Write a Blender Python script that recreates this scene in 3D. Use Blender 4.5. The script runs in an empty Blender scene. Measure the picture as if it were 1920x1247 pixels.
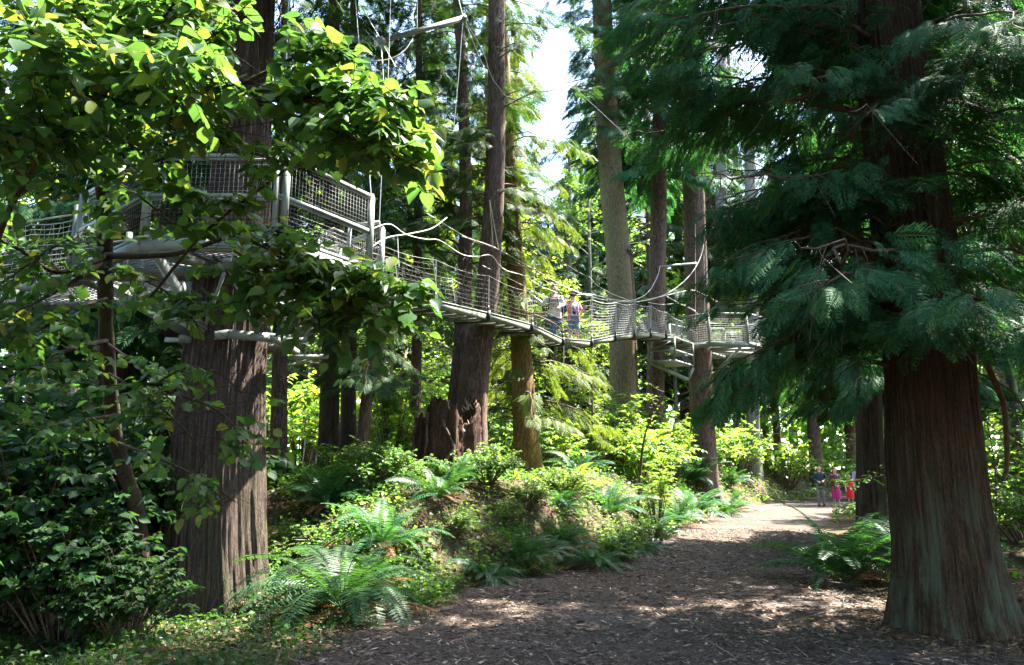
import bpy, math
import numpy as np
from mathutils import Vector, Matrix

R = math.radians
scene = bpy.context.scene
COL = scene.collection
F = 1387.0                                     # focal length in photo pixels (photo 1920 x 1247)
PITCH = math.atan((885 - 623.5) / F)
CAMZ = 1.6
SP, CP = math.sin(PITCH), math.cos(PITCH)


def at(px, py, Y):
    """Real position, Y metres in front of the photographer, that is seen at photo pixel (px, py)."""
    cx = (px - 960) / F
    cy = (623.5 - py) / F
    k = Y / (CP - cy * SP)
    return np.array([cx * k, Y, CAMZ + (SP + cy * CP) * k])


def mpp(Y):
    return Y / CP / F


def project(P):
    P = np.asarray(P, float)
    x, y, z = P[..., 0], P[..., 1], P[..., 2] - CAMZ
    d = y * CP + z * SP
    u = -y * SP + z * CP
    return 960 + F * x / d, 623.5 - F * u / d


def sm(t):
    t = np.clip(t, 0, 1)
    return t * t * (3 - 2 * t)


EL_Y = [-20, 0, 6, 7.3, 9, 10.8, 12.5, 14, 18, 21, 27, 34, 45, 70]
EL_X = [-1.5, -1.6, -2.0, -1.75, -1.1, -0.6, 0.8, 2.1, 3.6, 4.9, 8.0, 12.0, 20, 40]
ER_Y = [-20, 0, 6, 8, 10, 14, 19, 25, 32, 45, 70]
ER_X = [7, 6.5, 6.2, 5.2, 4.5, 5.3, 7.7, 10.4, 15.5, 26, 48]


def edge_l(y):
    return np.interp(y, EL_Y, EL_X)


def edge_r(y):
    return np.interp(y, ER_Y, ER_X)


def h(x, y):
    x = np.asarray(x, float)
    y = np.asarray(y, float)
    z = 0.25 * sm((y - 10) / 20)
    d = edge_l(y) - x
    bank = 1.35 * sm(d / 2.3) * sm((y - 8.3) / 5)
    bank = bank * (1 - 0.9 * sm((-2.2 - x) / 1.5) * (1 - sm((y - 10) / 4)))
    z = z + bank + 0.5 * sm((-3 - x) / 20) * sm((y - 14) / 10)
    dr = x - edge_r(y)
    z = z + 0.25 * sm(dr / 3.0) * sm((y - 7) / 5)
    off = sm(np.maximum(d, dr) / 1.2)
    z = z + off * (.035 * np.sin(5.3 * x + 1.7 * y) * np.sin(4.7 * y - 2.1 * x) + .02 * np.sin(11 * x + 3 * y) * np.sin(9 * y))
    z = z + off * (0.05 * np.sin(1.7 * x + 0.6 * y) * np.cos(1.3 * y - 0.4 * x) + 0.03 * np.sin(4.1 * x + 2.2 * y) - 0.06 * sm((9 - y) / 4))
    return z + 0.012 * np.sin(2.3 * x + 1.1 * y) * np.sin(1.9 * y)


# ------------------------------------------------------------------ mesh collecting
class MB:
    def __init__(s):
        s.v = []; s.f = []; s.sz = []; s.mi = []; s.n = 0

    def add(s, V, Fc, mi=0):
        V = np.asarray(V, np.float64).reshape(-1, 3)
        Fc = np.asarray(Fc, np.int64)
        s.v.append(V)
        s.f.append((Fc + s.n).ravel())
        s.sz.append(np.full(len(Fc), Fc.shape[1]))
        s.mi.append(np.full(len(Fc), mi))
        s.n += len(V)

    def build(s, name, mats, parent=None, smooth=False, origin=(0, 0, 0)):
        me = bpy.data.meshes.new(name)
        V = np.concatenate(s.v) - np.asarray(origin, float)
        L = np.concatenate(s.f); S = np.concatenate(s.sz); MI = np.concatenate(s.mi)
        me.vertices.add(len(V)); me.vertices.foreach_set('co', V.astype(np.float32).ravel())
        me.loops.add(len(L)); me.loops.foreach_set('vertex_index', L.astype(np.int32))
        me.polygons.add(len(S))
        me.polygons.foreach_set('loop_start', (np.cumsum(S) - S).astype(np.int32))
        me.polygons.foreach_set('material_index', MI.astype(np.int32))
        if smooth:
            me.polygons.foreach_set('use_smooth', np.ones(len(S), bool))
        me.update(calc_edges=True)
        if not isinstance(mats, (list, tuple)):
            mats = [mats]
        for m in mats:
            me.materials.append(m)
        o = bpy.data.objects.new(name, me)
        COL.objects.link(o)
        if parent is not None:
            o.parent = parent
        return o


def thing(name, label, cat, loc=(0, 0, 0), rz=0.0, group=None, scale=1.0):
    o = bpy.data.objects.new(name, None)
    COL.objects.link(o)
    o.location = tuple(float(c) for c in loc)
    o.rotation_euler = (0, 0, rz)
    o.scale = (scale,) * 3
    o.empty_display_size = 0.2
    tag(o, label, cat, group)
    return o


def tag(o, label=None, cat=None, group=None, kind=None):
    if label: o['label'] = label
    if cat: o['category'] = cat
    if group: o['group'] = group
    if kind: o['kind'] = kind
    return o


def dup(root, loc, rz, label, group=None, scale=1.0, cat=None):
    r = root.copy(); COL.objects.link(r)
    r.location = tuple(float(c) for c in loc); r.rotation_euler = (0, 0, rz); r.scale = (scale,) * 3
    r['label'] = label
    if cat: r['category'] = cat
    if group: r['group'] = group
    elif 'group' in r.keys(): del r['group']
    for ch in list(root.children):
        c = ch.copy(); COL.objects.link(c); c.parent = r
        for g in list(ch.children):
            d = g.copy(); COL.objects.link(d); d.parent = c
    return r


def nrm(A):
    A = np.asarray(A, float)
    return A / np.maximum(np.linalg.norm(A, axis=-1, keepdims=True), 1e-9)


def scatter(mb, tmpl, P, D, N, S, mi=0):
    """Copies of a template (V, F; +Y along D, +Z along N) at points P with size S."""
    V, Fc = tmpl
    P = np.asarray(P, float); D = nrm(D); N = np.asarray(N, float)
    S = np.asarray(S, float)
    if S.ndim == 1:
        S = np.repeat(S[:, None], 3, 1)
    X = nrm(np.cross(D, N)); Z = nrm(np.cross(X, D))
    M = np.stack([X * S[:, 0:1], D * S[:, 1:2], Z * S[:, 2:3]], 2)      # columns
    W = np.einsum('nij,vj->nvi', M, V) + P[:, None, :]
    n, nv = len(P), len(V)
    mb.add(W.reshape(-1, 3), (Fc[None] + (np.arange(n) * nv)[:, None, None]).reshape(-1, Fc.shape[1]), mi)


def tube(mb, pts, r, seg=6, cap=True, mi=0):
    pts = np.asarray(pts, float); n = len(pts)
    r = np.broadcast_to(np.asarray(r, float), (n,))
    T = np.gradient(pts, axis=0); T = nrm(T)
    ref = np.array([0, 0, 1.0]) if abs(T[:, 2]).mean() < 0.85 else np.array([1.0, 0.15, 0])
    X = nrm(np.cross(T, ref)); Yv = np.cross(X, T)
    a = np.arange(seg) * 2 * math.pi / seg
    ring = pts[:, None] + r[:, None, None] * (np.cos(a)[None, :, None] * X[:, None] + np.sin(a)[None, :, None] * Yv[:, None])
    V = ring.reshape(-1, 3)
    i = np.arange(n - 1)[:, None]; j = np.arange(seg)[None]
    j2 = (j + 1) % seg
    Fq = np.stack([i * seg + j, i * seg + j2, (i + 1) * seg + j2, (i + 1) * seg + j], -1).reshape(-1, 4)
    mb.add(V, Fq, mi)
    if cap and seg > 2:
        mb.add(ring[0], np.arange(seg)[None, ::-1], mi)
        mb.add(ring[-1], np.arange(seg)[None], mi)


def spline(pts, n):
    """Catmull-Rom through the points (any dimension), n samples."""
    P = np.asarray(pts, float)
    if len(P) == 2:
        t = np.linspace(0, 1, n)[:, None]
        return P[0] * (1 - t) + P[1] * t
    E = np.vstack([2 * P[0] - P[1], P, 2 * P[-1] - P[-2]])
    u = np.linspace(0, len(P) - 1 - 1e-6, n)
    k = u.astype(int); t = (u - k)[:, None]
    a, b, c, d = E[k], E[k + 1], E[k + 2], E[k + 3]
    return 0.5 * ((2 * b) + (-a + c) * t + (2 * a - 5 * b + 4 * c - d) * t ** 2 + (-a + 3 * b - 3 * c + d) * t ** 3)


def beam(mb, a, b, w, hh, up=(0, 0, 1), mi=0):
    """Rectangular bar from a to b, w wide, hh high."""
    a = np.asarray(a, float); b = np.asarray(b, float)
    d = nrm(b - a); X = np.cross(d, np.asarray(up, float))
    if np.linalg.norm(X) < 1e-4:
        X = np.cross(d, (0, 1, 0))
    X = nrm(X); Z = np.cross(X, d)
    c = []
    for p in (a, b):
        for sx, sz in ((-1, -1), (1, -1), (1, 1), (-1, 1)):
            c.append(p + X * sx * w / 2 + Z * sz * hh / 2)
    mb.add(c, [[0, 1, 2, 3], [7, 6, 5, 4], [0, 4, 5, 1], [1, 5, 6, 2], [2, 6, 7, 3], [3, 7, 4, 0]], mi)


def loft(mb, rings, seg=16, cap=True, mi=0):
    """rings: (centre, rx, ry, xaxis, yaxis) ellipses joined into a skin."""
    a = np.arange(seg) * 2 * math.pi / seg
    V = []
    for c, rx, ry, X, Yv in rings:
        V.append(np.asarray(c)[None] + rx * np.cos(a)[:, None] * np.asarray(X)[None] + ry * np.sin(a)[:, None] * np.asarray(Yv)[None])
    n = len(rings)
    V = np.concatenate(V)
    i = np.arange(n - 1)[:, None]; j = np.arange(seg)[None]; j2 = (j + 1) % seg
    mb.add(V, np.stack([i * seg + j, i * seg + j2, (i + 1) * seg + j2, (i + 1) * seg + j], -1).reshape(-1, 4), mi)
    if cap:
        mb.add(V[:seg], np.arange(seg)[None, ::-1], mi); mb.add(V[-seg:], np.arange(seg)[None], mi)


# ------------------------------------------------------------------ materials
def mat(name):
    m = bpy.data.materials.new(name); m.use_nodes = True
    nt = m.node_tree; nt.nodes.clear()
    return m, nt, nt.nodes, nt.links


def ramp(nt, fac, stops):
    n = nt.nodes.new('ShaderNodeValToRGB')
    e = n.color_ramp.elements
    while len(e) < len(stops): e.new(0.5)
    for k, (p, c) in enumerate(stops):
        e[k].position = p; e[k].color = (*c, 1)
    nt.links.new(fac, n.inputs[0])
    return n.outputs[0]


def noise(nt, vec, scale, detail=4, rough=0.55, dist=0.0):
    n = nt.nodes.new('ShaderNodeTexNoise')
    n.inputs['Scale'].default_value = scale; n.inputs['Detail'].default_value = detail
    n.inputs['Roughness'].default_value = rough; n.inputs['Distortion'].default_value = dist
    if vec is not None: nt.links.new(vec, n.inputs['Vector'])
    return n.outputs[0]


def coords(nt, scale=(1, 1, 1), kind='Object'):
    t = nt.nodes.new('ShaderNodeTexCoord'); mp = nt.nodes.new('ShaderNodeMapping')
    mp.inputs['Scale'].default_value = scale
    nt.links.new(t.outputs[kind], mp.inputs[0])
    return mp.outputs[0]


def mixc(nt, fac, a, b):
    n = nt.nodes.new('ShaderNodeMix'); n.data_type = 'RGBA'
    for s, v in ((n.inputs[0], fac), (n.inputs[6], a), (n.inputs[7], b)):
        if hasattr(v, 'links') or hasattr(v, 'is_linked'): nt.links.new(v, s)
        elif isinstance(v, (int, float)): s.default_value = v
        else: s.default_value = (*v, 1)
    return n.outputs[2]


def mathn(nt, op, a, b=None):
    n = nt.nodes.new('ShaderNodeMath'); n.operation = op
    for s, v in ((n.inputs[0], a), (n.inputs[1], b)):
        if v is None: continue
        if isinstance(v, (int, float)): s.default_value = v
        else: nt.links.new(v, s)
    return n.outputs[0]


def principled(nt, color, rough=0.6, spec=0.5, metal=0.0, bump=None, bstr=0.3, bdist=0.02):
    p = nt.nodes.new('ShaderNodeBsdfPrincipled')
    if isinstance(color, tuple): p.inputs['Base Color'].default_value = (*color, 1)
    else: nt.links.new(color, p.inputs['Base Color'])
    if isinstance(rough, (int, float)): p.inputs['Roughness'].default_value = rough
    else: nt.links.new(rough, p.inputs['Roughness'])
    p.inputs['Metallic'].default_value = metal
    p.inputs['Specular IOR Level'].default_value = spec
    if bump is not None:
        b = nt.nodes.new('ShaderNodeBump'); b.inputs['Strength'].default_value = bstr; b.inputs['Distance'].default_value = bdist
        nt.links.new(bump, b.inputs['Height']); nt.links.new(b.outputs[0], p.inputs['Normal'])
    return p.outputs[0]


def out(nt, sh):
    o = nt.nodes.new('ShaderNodeOutputMaterial'); nt.links.new(sh, o.inputs[0])


def m_leaf(name, stops, trans=(1.5, 1.6, 0.7), tw=0.42, rough=0.42, spec=0.45):
    """Leaf: each leaf its own shade of the ramp, part of the light let through (yellower)."""
    m, nt, N, L = mat(name)
    g = N.new('ShaderNodeNewGeometry')
    oi = N.new('ShaderNodeObjectInfo')
    c = ramp(nt, g.outputs['Random Per Island'], stops)
    hs = N.new('ShaderNodeHueSaturation')
    L.new(mathn(nt, 'ADD', mathn(nt, 'MULTIPLY', oi.outputs['Random'], 0.03), 0.485), hs.inputs['Hue'])
    L.new(mathn(nt, 'ADD', mathn(nt, 'MULTIPLY', oi.outputs['Random'], 0.35), 0.82), hs.inputs['Value'])
    L.new(c, hs.inputs['Color'])
    c = hs.outputs[0]
    p = principled(nt, c, rough, spec)
    t = N.new('ShaderNodeBsdfTranslucent')
    mul = N.new('ShaderNodeMix'); mul.data_type = 'RGBA'; mul.blend_type = 'MULTIPLY'; mul.clamp_result = False
    mul.inputs[0].default_value = 1.0
    L.new(c, mul.inputs[6]); mul.inputs[7].default_value = (*trans, 1)
    L.new(mul.outputs[2], t.inputs['Color'])
    mx = N.new('ShaderNodeMixShader'); mx.inputs[0].default_value = tw
    L.new(p, mx.inputs[1]); L.new(t.outputs[0], mx.inputs[2])
    out(nt, mx.outputs[0])
    return m


def m_bark(name, dark, mid, light, freq=6.0, stretch=0.12, bstr=0.9, bdist=0.05, moss=None, moss_amt=0.5, moss_top=None, rough=0.9):
    m, nt, N, L = mat(name)
    v = coords(nt, (freq, freq, freq * stretch))
    n1 = noise(nt, v, 2.2, 8, 0.62, 0.4)
    v2 = coords(nt, (freq * 3.2, freq * 3.2, freq * 0.5))
    n2 = noise(nt, v2, 2.5, 5, 0.6)
    hgt = mathn(nt, 'ADD', mathn(nt, 'MULTIPLY', n1, 0.55), mathn(nt, 'MULTIPLY', n2, 0.45))
    c = ramp(nt, hgt, [(0.38, dark), (0.5, mid), (0.63, light)])
    v3 = coords(nt, (1.6, 1.6, 0.5))
    big = noise(nt, v3, 1.6, 4, 0.6)
    c = mixc(nt, mathn(nt, 'MULTIPLY', ramp(nt, big, [(0.42, (0, 0, 0)), (0.62, (1, 1, 1))]), 0.35), c, tuple(x * 1.5 for x in mid))
    if moss:
        v4 = coords(nt, (2.5, 2.5, 0.7))
        nm = noise(nt, v4, 1.7, 6, 0.65, 0.3)
        fac = ramp(nt, nm, [(0.48, (0, 0, 0)), (0.62, (1, 1, 1))])
        fac = mathn(nt, 'MULTIPLY', fac, moss_amt)
        if moss_top is not None:
            sep = N.new('ShaderNodeSeparateXYZ'); t = N.new('ShaderNodeTexCoord'); L.new(t.outputs['Object'], sep.inputs[0])
            hz = ramp(nt, mathn(nt, 'DIVIDE', sep.outputs[2], moss_top), [(0.35, (1, 1, 1)), (1.0, (0, 0, 0))])
            fac = mathn(nt, 'MULTIPLY', fac, hz)
        c = mixc(nt, fac, c, moss)
    out(nt, principled(nt, c, rough, 0.2, 0, hgt, bstr, bdist))
    return m


def m_plain(name, color, rough=0.6, spec=0.4, metal=0.0, var=0.12, scale=8.0, bstr=0.0):
    m, nt, N, L = mat(name)
    n = noise(nt, coords(nt), scale, 5)
    c = ramp(nt, n, [(0.3, tuple(x * (1 - var) for x in color)), (0.7, tuple(min(1, x * (1 + var)) for x in color))])
    out(nt, principled(nt, c, rough, spec, metal, n if bstr else None, bstr, 0.01))
    return m


M = {}
G = lambda *a: a
M['hazel'] = m_leaf('hazel_leaf', [(0.0, (0.028, 0.078, 0.027)), (0.5, (0.046, 0.108, 0.031)), (0.88, (0.070, 0.132, 0.030)), (1.0, (0.125, 0.145, 0.03))], (2.0, 1.85, 0.75), 0.52, 0.45, 0.3)
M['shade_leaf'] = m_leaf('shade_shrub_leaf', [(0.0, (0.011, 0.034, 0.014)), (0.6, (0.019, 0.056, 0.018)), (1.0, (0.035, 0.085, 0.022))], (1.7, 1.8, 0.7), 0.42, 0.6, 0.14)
M['maple'] = m_leaf('vine_maple_leaf', [(0.0, (0.055, 0.13, 0.024)), (0.6, (0.10, 0.20, 0.034)), (1.0, (0.20, 0.27, 0.05))], (2.3, 2.0, 0.75), 0.58, 0.45, 0.3)
M['shrub'] = m_leaf('shrub_leaf', [(0.0, (0.042, 0.11, 0.028)), (0.6, (0.078, 0.17, 0.036)), (1.0, (0.14, 0.22, 0.048))], (2.0, 1.9, 0.75), 0.52, 0.42, 0.36)
M['cedar'] = m_leaf('cedar_spray', [(0.0, (0.016, 0.066, 0.038)), (0.6, (0.034, 0.114, 0.048)), (0.95, (0.07, 0.16, 0.045)), (1.0, (0.11, 0.06, 0.02))], (1.5, 1.7, 0.7), 0.34, 0.65, 0.12)
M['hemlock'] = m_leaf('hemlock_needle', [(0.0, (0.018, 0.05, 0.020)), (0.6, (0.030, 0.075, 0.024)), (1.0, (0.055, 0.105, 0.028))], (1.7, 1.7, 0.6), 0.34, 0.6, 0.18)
M['hemlock_yellow'] = m_leaf('yellow_hemlock_needle', [(0.0, (0.05, 0.095, 0.024)), (0.6, (0.085, 0.14, 0.03)), (1.0, (0.15, 0.19, 0.045))], (1.7, 1.6, 0.6), 0.42, 0.6, 0.18)  # lighter, yellower needle ramp than the plain hemlock
M['spruce_blue'] = m_leaf('blue_spruce_needle', [(0.0, (0.022, 0.065, 0.042)), (0.6, (0.04, 0.095, 0.062)), (1.0, (0.075, 0.14, 0.085))], (1.5, 1.5, 0.8), 0.34, 0.6, 0.18)
M['fern'] = m_leaf('fern_frond', [(0.0, (0.018, 0.062, 0.026)), (0.6, (0.032, 0.092, 0.034)), (1.0, (0.055, 0.125, 0.04))], (1.7, 1.8, 0.6), 0.34, 0.5, 0.32)
M['fern_dead'] = m_leaf('dead_fern_frond', [(0.0, (0.07, 0.035, 0.015)), (0.6, (0.14, 0.07, 0.03)), (1.0, (0.22, 0.12, 0.05))], (1.2, 1.0, 0.7), 0.25, 0.7, 0.2)
M['herb'] = m_leaf('ground_herb', [(0.0, (0.017, 0.056, 0.014)), (0.6, (0.030, 0.085, 0.018)), (1.0, (0.06, 0.12, 0.024))], (1.8, 1.8, 0.6), 0.42, 0.45, 0.4)
M['dead_leaf'] = m_leaf('fallen_leaf', [(0.0, (0.06, 0.035, 0.02)), (0.6, (0.15, 0.09, 0.05)), (1.0, (0.32, 0.22, 0.12))], (1.0, 0.9, 0.7), 0.15, 0.8, 0.2)
M['chips'] = m_leaf('wood_chip', [(0.0, (0.035, 0.024, 0.018)), (0.5, (0.11, 0.075, 0.055)), (0.85, (0.20, 0.145, 0.11)), (1.0, (0.42, 0.34, 0.27))], (0.5, 0.5, 0.5), 0.0, 0.85, 0.2)
M['bark_cedar'] = m_bark('grey_cedar_bark', (0.013, 0.009, 0.007), (0.058, 0.040, 0.031), (0.16, 0.118, 0.094), 17, 0.05, 1.0, 0.06, (0.06, 0.075, 0.03), 0.45, 2.5)
M['bark_red'] = m_bark('red_cedar_bark', (0.009, 0.006, 0.004), (0.046, 0.030, 0.019), (0.110, 0.073, 0.047), 15, 0.045, 1.0, 0.05, (0.085, 0.12, 0.085), 0.7, 1.9)
M['bark_fir'] = m_bark('brown_fir_bark', (0.024, 0.015, 0.011), (0.095, 0.062, 0.046), (0.23, 0.165, 0.13), 11, 0.22, 1.0, 0.04)
M['bark_ochre'] = m_bark('ochre_bark', (0.06, 0.035, 0.012), (0.17, 0.105, 0.04), (0.33, 0.24, 0.12), 11, 0.25, 0.9, 0.04, (0.14, 0.15, 0.03), 0.4)
M['bark_mossy'] = m_bark('mossy_tan_bark', (0.055, 0.038, 0.020), (0.145, 0.108, 0.062), (0.27, 0.205, 0.13), 12, 0.3, 0.7, 0.03, (0.12, 0.14, 0.045), 0.55)
M['bark_grey'] = m_bark('pale_grey_bark', (0.05, 0.044, 0.038), (0.13, 0.118, 0.10), (0.27, 0.25, 0.22), 12, 0.4, 0.6, 0.02, (0.10, 0.13, 0.05), 0.4)
M['bark_hazel'] = m_bark('hazel_stem_bark', (0.009, 0.006, 0.004), (0.026, 0.019, 0.013), (0.058, 0.044, 0.03), 22, 0.4, 0.7, 0.01, (0.08, 0.075, 0.02), 0.35)
M['twig'] = m_plain('twig_bark', (0.09, 0.06, 0.04), 0.85, 0.2, 0, 0.4, 20)
M['dead_twig'] = m_plain('dead_twig_bark', (0.16, 0.115, 0.085), 0.85, 0.2, 0, 0.4, 20)
M['rot'] = m_bark('rotten_stump_wood', (0.012, 0.007, 0.005), (0.055, 0.03, 0.02), (0.15, 0.085, 0.058), 9, 0.1, 1.0, 0.08)
M['rotpale'] = m_bark('broken_pale_wood', (0.16, 0.10, 0.06), (0.38, 0.28, 0.19), (0.6, 0.5, 0.38), 12, 0.1, 0.8, 0.03)
M['metal'] = m_plain('pale_green_painted_aluminium', (0.155, 0.175, 0.145), 0.55, 0.35, 0.0, 0.35, 3.0)
M['steel'] = m_plain('galvanised_steel', (0.24, 0.25, 0.24), 0.5, 0.4, 0.2, 0.3, 6.0)
M['grating'] = m_plain('aluminium_grating', (0.23, 0.23, 0.23), 0.5, 0.4, 0.2, 0.2, 6.0)
M['beam'] = m_plain('olive_fibreglass_beam', (0.20, 0.21, 0.155), 0.55, 0.4, 0.0, 0.12, 3.0)
M['black'] = m_plain('black_steel_clamp', (0.02, 0.02, 0.02), 0.5, 0.5)
M['rope'] = m_plain('white_rope', (0.45, 0.43, 0.36), 0.8, 0.3, 0, 0.15, 60)
M['net'] = m_plain('white_netting_cord', (0.40, 0.41, 0.37), 0.7, 0.3, 0, 0.1, 40)
M['cable'] = m_plain('steel_cable', (0.48, 0.49, 0.48), 0.4, 0.5, 0.5, 0.1, 40)
M['wire'] = m_plain('welded_wire_mesh', (0.17, 0.185, 0.17), 0.5, 0.5, 0.3, 0.1, 40)


def m_ground():
    m, nt, N, L = mat('forest_floor_litter')
    v = coords(nt)
    n1 = noise(nt, v, 22, 10, 0.7)
    n2 = noise(nt, v, 0.9, 5, 0.6)
    n3 = noise(nt, v, 60, 4, 0.6)
    c = ramp(nt, n1, [(0.3, (0.022, 0.015, 0.010)), (0.5, (0.075, 0.050, 0.032)), (0.72, (0.19, 0.135, 0.09))])
    green = ramp(nt, n3, [(0.35, (0.018, 0.035, 0.010)), (0.7, (0.06, 0.095, 0.025))])
    c = mixc(nt, mathn(nt, 'MULTIPLY', ramp(nt, n2, [(0.48, (0, 0, 0)), (0.62, (1, 1, 1))]), 0.6), c, green)
    out(nt, principled(nt, c, 0.95, 0.15, 0, mathn(nt, 'ADD', n1, mathn(nt, 'MULTIPLY', n3, 0.5)), 0.9, 0.05))
    return m


def m_path():
    m, nt, N, L = mat('wood_chip_path')
    v = coords(nt)
    wv = N.new('ShaderNodeVectorMath'); wv.operation = 'ADD'
    nz = N.new('ShaderNodeTexNoise'); nz.inputs['Scale'].default_value = 14
    sc = N.new('ShaderNodeVectorMath'); sc.operation = 'SCALE'; sc.inputs['Scale'].default_value = 0.06
    L.new(v, nz.inputs['Vector']); L.new(nz.outputs['Color'], sc.inputs[0]); L.new(v, wv.inputs[0]); L.new(sc.outputs[0], wv.inputs[1])
    vo = N.new('ShaderNodeTexVoronoi'); vo.inputs['Scale'].default_value = 45
    mp = N.new('ShaderNodeMapping'); mp.inputs['Scale'].default_value = (1, 1.9, 1); mp.inputs['Rotation'].default_value = (0, 0, 0.6)
    L.new(wv.outputs[0], mp.inputs[0]); L.new(mp.outputs[0], vo.inputs['Vector'])
    vo2 = N.new('ShaderNodeTexVoronoi'); vo2.inputs['Scale'].default_value = 62
    mp2 = N.new('ShaderNodeMapping'); mp2.inputs['Scale'].default_value = (1.8, 1, 1); mp2.inputs['Rotation'].default_value = (0, 0, -0.4)
    L.new(wv.outputs[0], mp2.inputs[0]); L.new(mp2.outputs[0], vo2.inputs['Vector'])
    s1 = N.new('ShaderNodeSeparateColor'); L.new(vo.outputs['Color'], s1.inputs[0])
    s2 = N.new('ShaderNodeSeparateColor'); L.new(vo2.outputs['Color'], s2.inputs[0])
    f = mathn(nt, 'ADD', mathn(nt, 'MULTIPLY', s1.outputs[0], 0.55), mathn(nt, 'MULTIPLY', s2.outputs[0], 0.45))
    c = ramp(nt, f, [(0.2, (0.032, 0.022, 0.016)), (0.5, (0.095, 0.067, 0.051)), (0.75, (0.165, 0.122, 0.096)), (0.93, (0.31, 0.25, 0.205))])
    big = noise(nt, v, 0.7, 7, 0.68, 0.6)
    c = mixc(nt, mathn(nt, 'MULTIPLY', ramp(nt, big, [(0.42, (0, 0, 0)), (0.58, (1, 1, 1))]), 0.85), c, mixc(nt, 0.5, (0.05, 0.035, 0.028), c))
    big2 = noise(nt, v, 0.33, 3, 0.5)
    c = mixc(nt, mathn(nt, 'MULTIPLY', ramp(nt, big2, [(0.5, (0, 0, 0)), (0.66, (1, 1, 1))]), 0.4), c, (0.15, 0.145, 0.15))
    hgt = mathn(nt, 'ADD', mathn(nt, 'MULTIPLY', vo.outputs['Distance'], 0.7), mathn(nt, 'MULTIPLY', f, 0.6))
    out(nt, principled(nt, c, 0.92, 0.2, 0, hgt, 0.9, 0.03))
    return m


M['ground'] = m_ground(); M['path'] = m_path()

# ------------------------------------------------------------------ camera, sky, sun
cam = bpy.data.cameras.new('camera'); cam.sensor_width = 36.0; cam.lens = F * 36.0 / 1920.0
cam.clip_end = 2000; cam.clip_start = 0.05
co = bpy.data.objects.new('camera', cam); COL.objects.link(co)
co.location = (0, 0, CAMZ); co.rotation_euler = (math.pi / 2 + PITCH, 0, 0)
scene.camera = co

SUN_EL = R(60); SUN_DIR = np.array([0.87, 0.49, 0.0]); SUN_DIR /= np.linalg.norm(SUN_DIR)
sv = Vector((SUN_DIR[0] * math.cos(SUN_EL), SUN_DIR[1] * math.cos(SUN_EL), math.sin(SUN_EL)))
sl = bpy.data.lights.new('sun', 'SUN'); sl.energy = 5.0; sl.angle = R(0.53); sl.color = (1.0, 0.95, 0.86)
so = bpy.data.objects.new('sun', sl); COL.objects.link(so)
so.rotation_euler = sv.to_track_quat('Z', 'Y').to_euler()
so.location = (20, 10, 40)
w = bpy.data.worlds.new('World'); scene.world = w; w.use_nodes = True
nt = w.node_tree; nt.nodes.clear()
sky = nt.nodes.new('ShaderNodeTexSky'); sky.sky_type = 'NISHITA'; sky.sun_disc = False
sky.sun_elevation = SUN_EL; sky.sun_rotation = math.atan2(SUN_DIR[0], SUN_DIR[1])
sky.air_density = 1.0; sky.dust_density = 1.5
bg = nt.nodes.new('ShaderNodeBackground'); bg.inputs['Strength'].default_value = 0.135
ow = nt.nodes.new('ShaderNodeOutputWorld')
nt.links.new(sky.outputs[0], bg.inputs[0]); nt.links.new(bg.outputs[0], ow.inputs[0])
scene.view_settings.view_transform = 'Standard'; scene.view_settings.look = 'None'
scene.view_settings.exposure = 3.4; scene.view_settings.gamma = 1.0
cy = scene.cycles
cy.max_bounces = 7; cy.diffuse_bounces = 4; cy.glossy_bounces = 2; cy.transmission_bounces = 5; cy.transparent_max_bounces = 4
cy.caustics_reflective = False; cy.caustics_refractive = False
cy.sample_clamp_indirect = 4.0
scene.render.film_transparent = False

# ------------------------------------------------------------------ ground and path


def axis_steps(a0, a1, fine0, fine1, fine, coarse):
    xs = [fine0]
    while xs[-1] < fine1: xs.append(xs[-1] + fine)
    st = fine; x = xs[-1]
    while x < a1:
        st = min(st * 1.25, coarse); x += st; xs.append(x)
    st = fine; x = fine0; lo = []
    while x > a0:
        st = min(st * 1.25, coarse); x -= st; lo.append(x)
    return np.array(lo[::-1] + xs)


def sheet(mb, X, Y, Z):
    ny, nx = X.shape
    i = np.arange(ny - 1)[:, None]; j = np.arange(nx - 1)[None]
    a = i * nx + j
    mb.add(np.stack([X, Y, Z], -1).reshape(-1, 3), np.stack([a, a + 1, a + nx + 1, a + nx], -1).reshape(-1, 4))


xs = axis_steps(-260, 260, -10, 16, 0.2, 12); ys = axis_steps(-120, 420, 2, 36, 0.2, 12)
X, Y = np.meshgrid(xs, ys)
mb = MB(); sheet(mb, X, Y, h(X, Y))
tag(mb.build('ground', M['ground'], smooth=True), kind='structure')
ys = np.arange(-14, 62, 0.15); u = np.linspace(0, 1, 61)
Yp, U = np.meshgrid(ys, u, indexing='ij')
wob = 0.16 * np.sin(2.1 * ys) + 0.10 * np.sin(5.3 * ys + 1) + 0.05 * np.sin(11 * ys)
wob2 = 0.16 * np.sin(1.7 * ys + 2) + 0.10 * np.sin(4.7 * ys) + 0.05 * np.sin(13 * ys)
Xp = (edge_l(ys) + wob - 0.1)[:, None] * (1 - U) + (edge_r(ys) + wob2 + 0.1)[:, None] * U
Zp = h(Xp, Yp) + 0.03 * sm(np.minimum(U, 1 - U) * 18) - 0.006
mb = MB(); sheet(mb, Xp, Yp, Zp)
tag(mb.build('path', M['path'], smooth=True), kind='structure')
# ------------------------------------------------------------------ leaf and spray templates (+Y along, +Z up)


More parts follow.
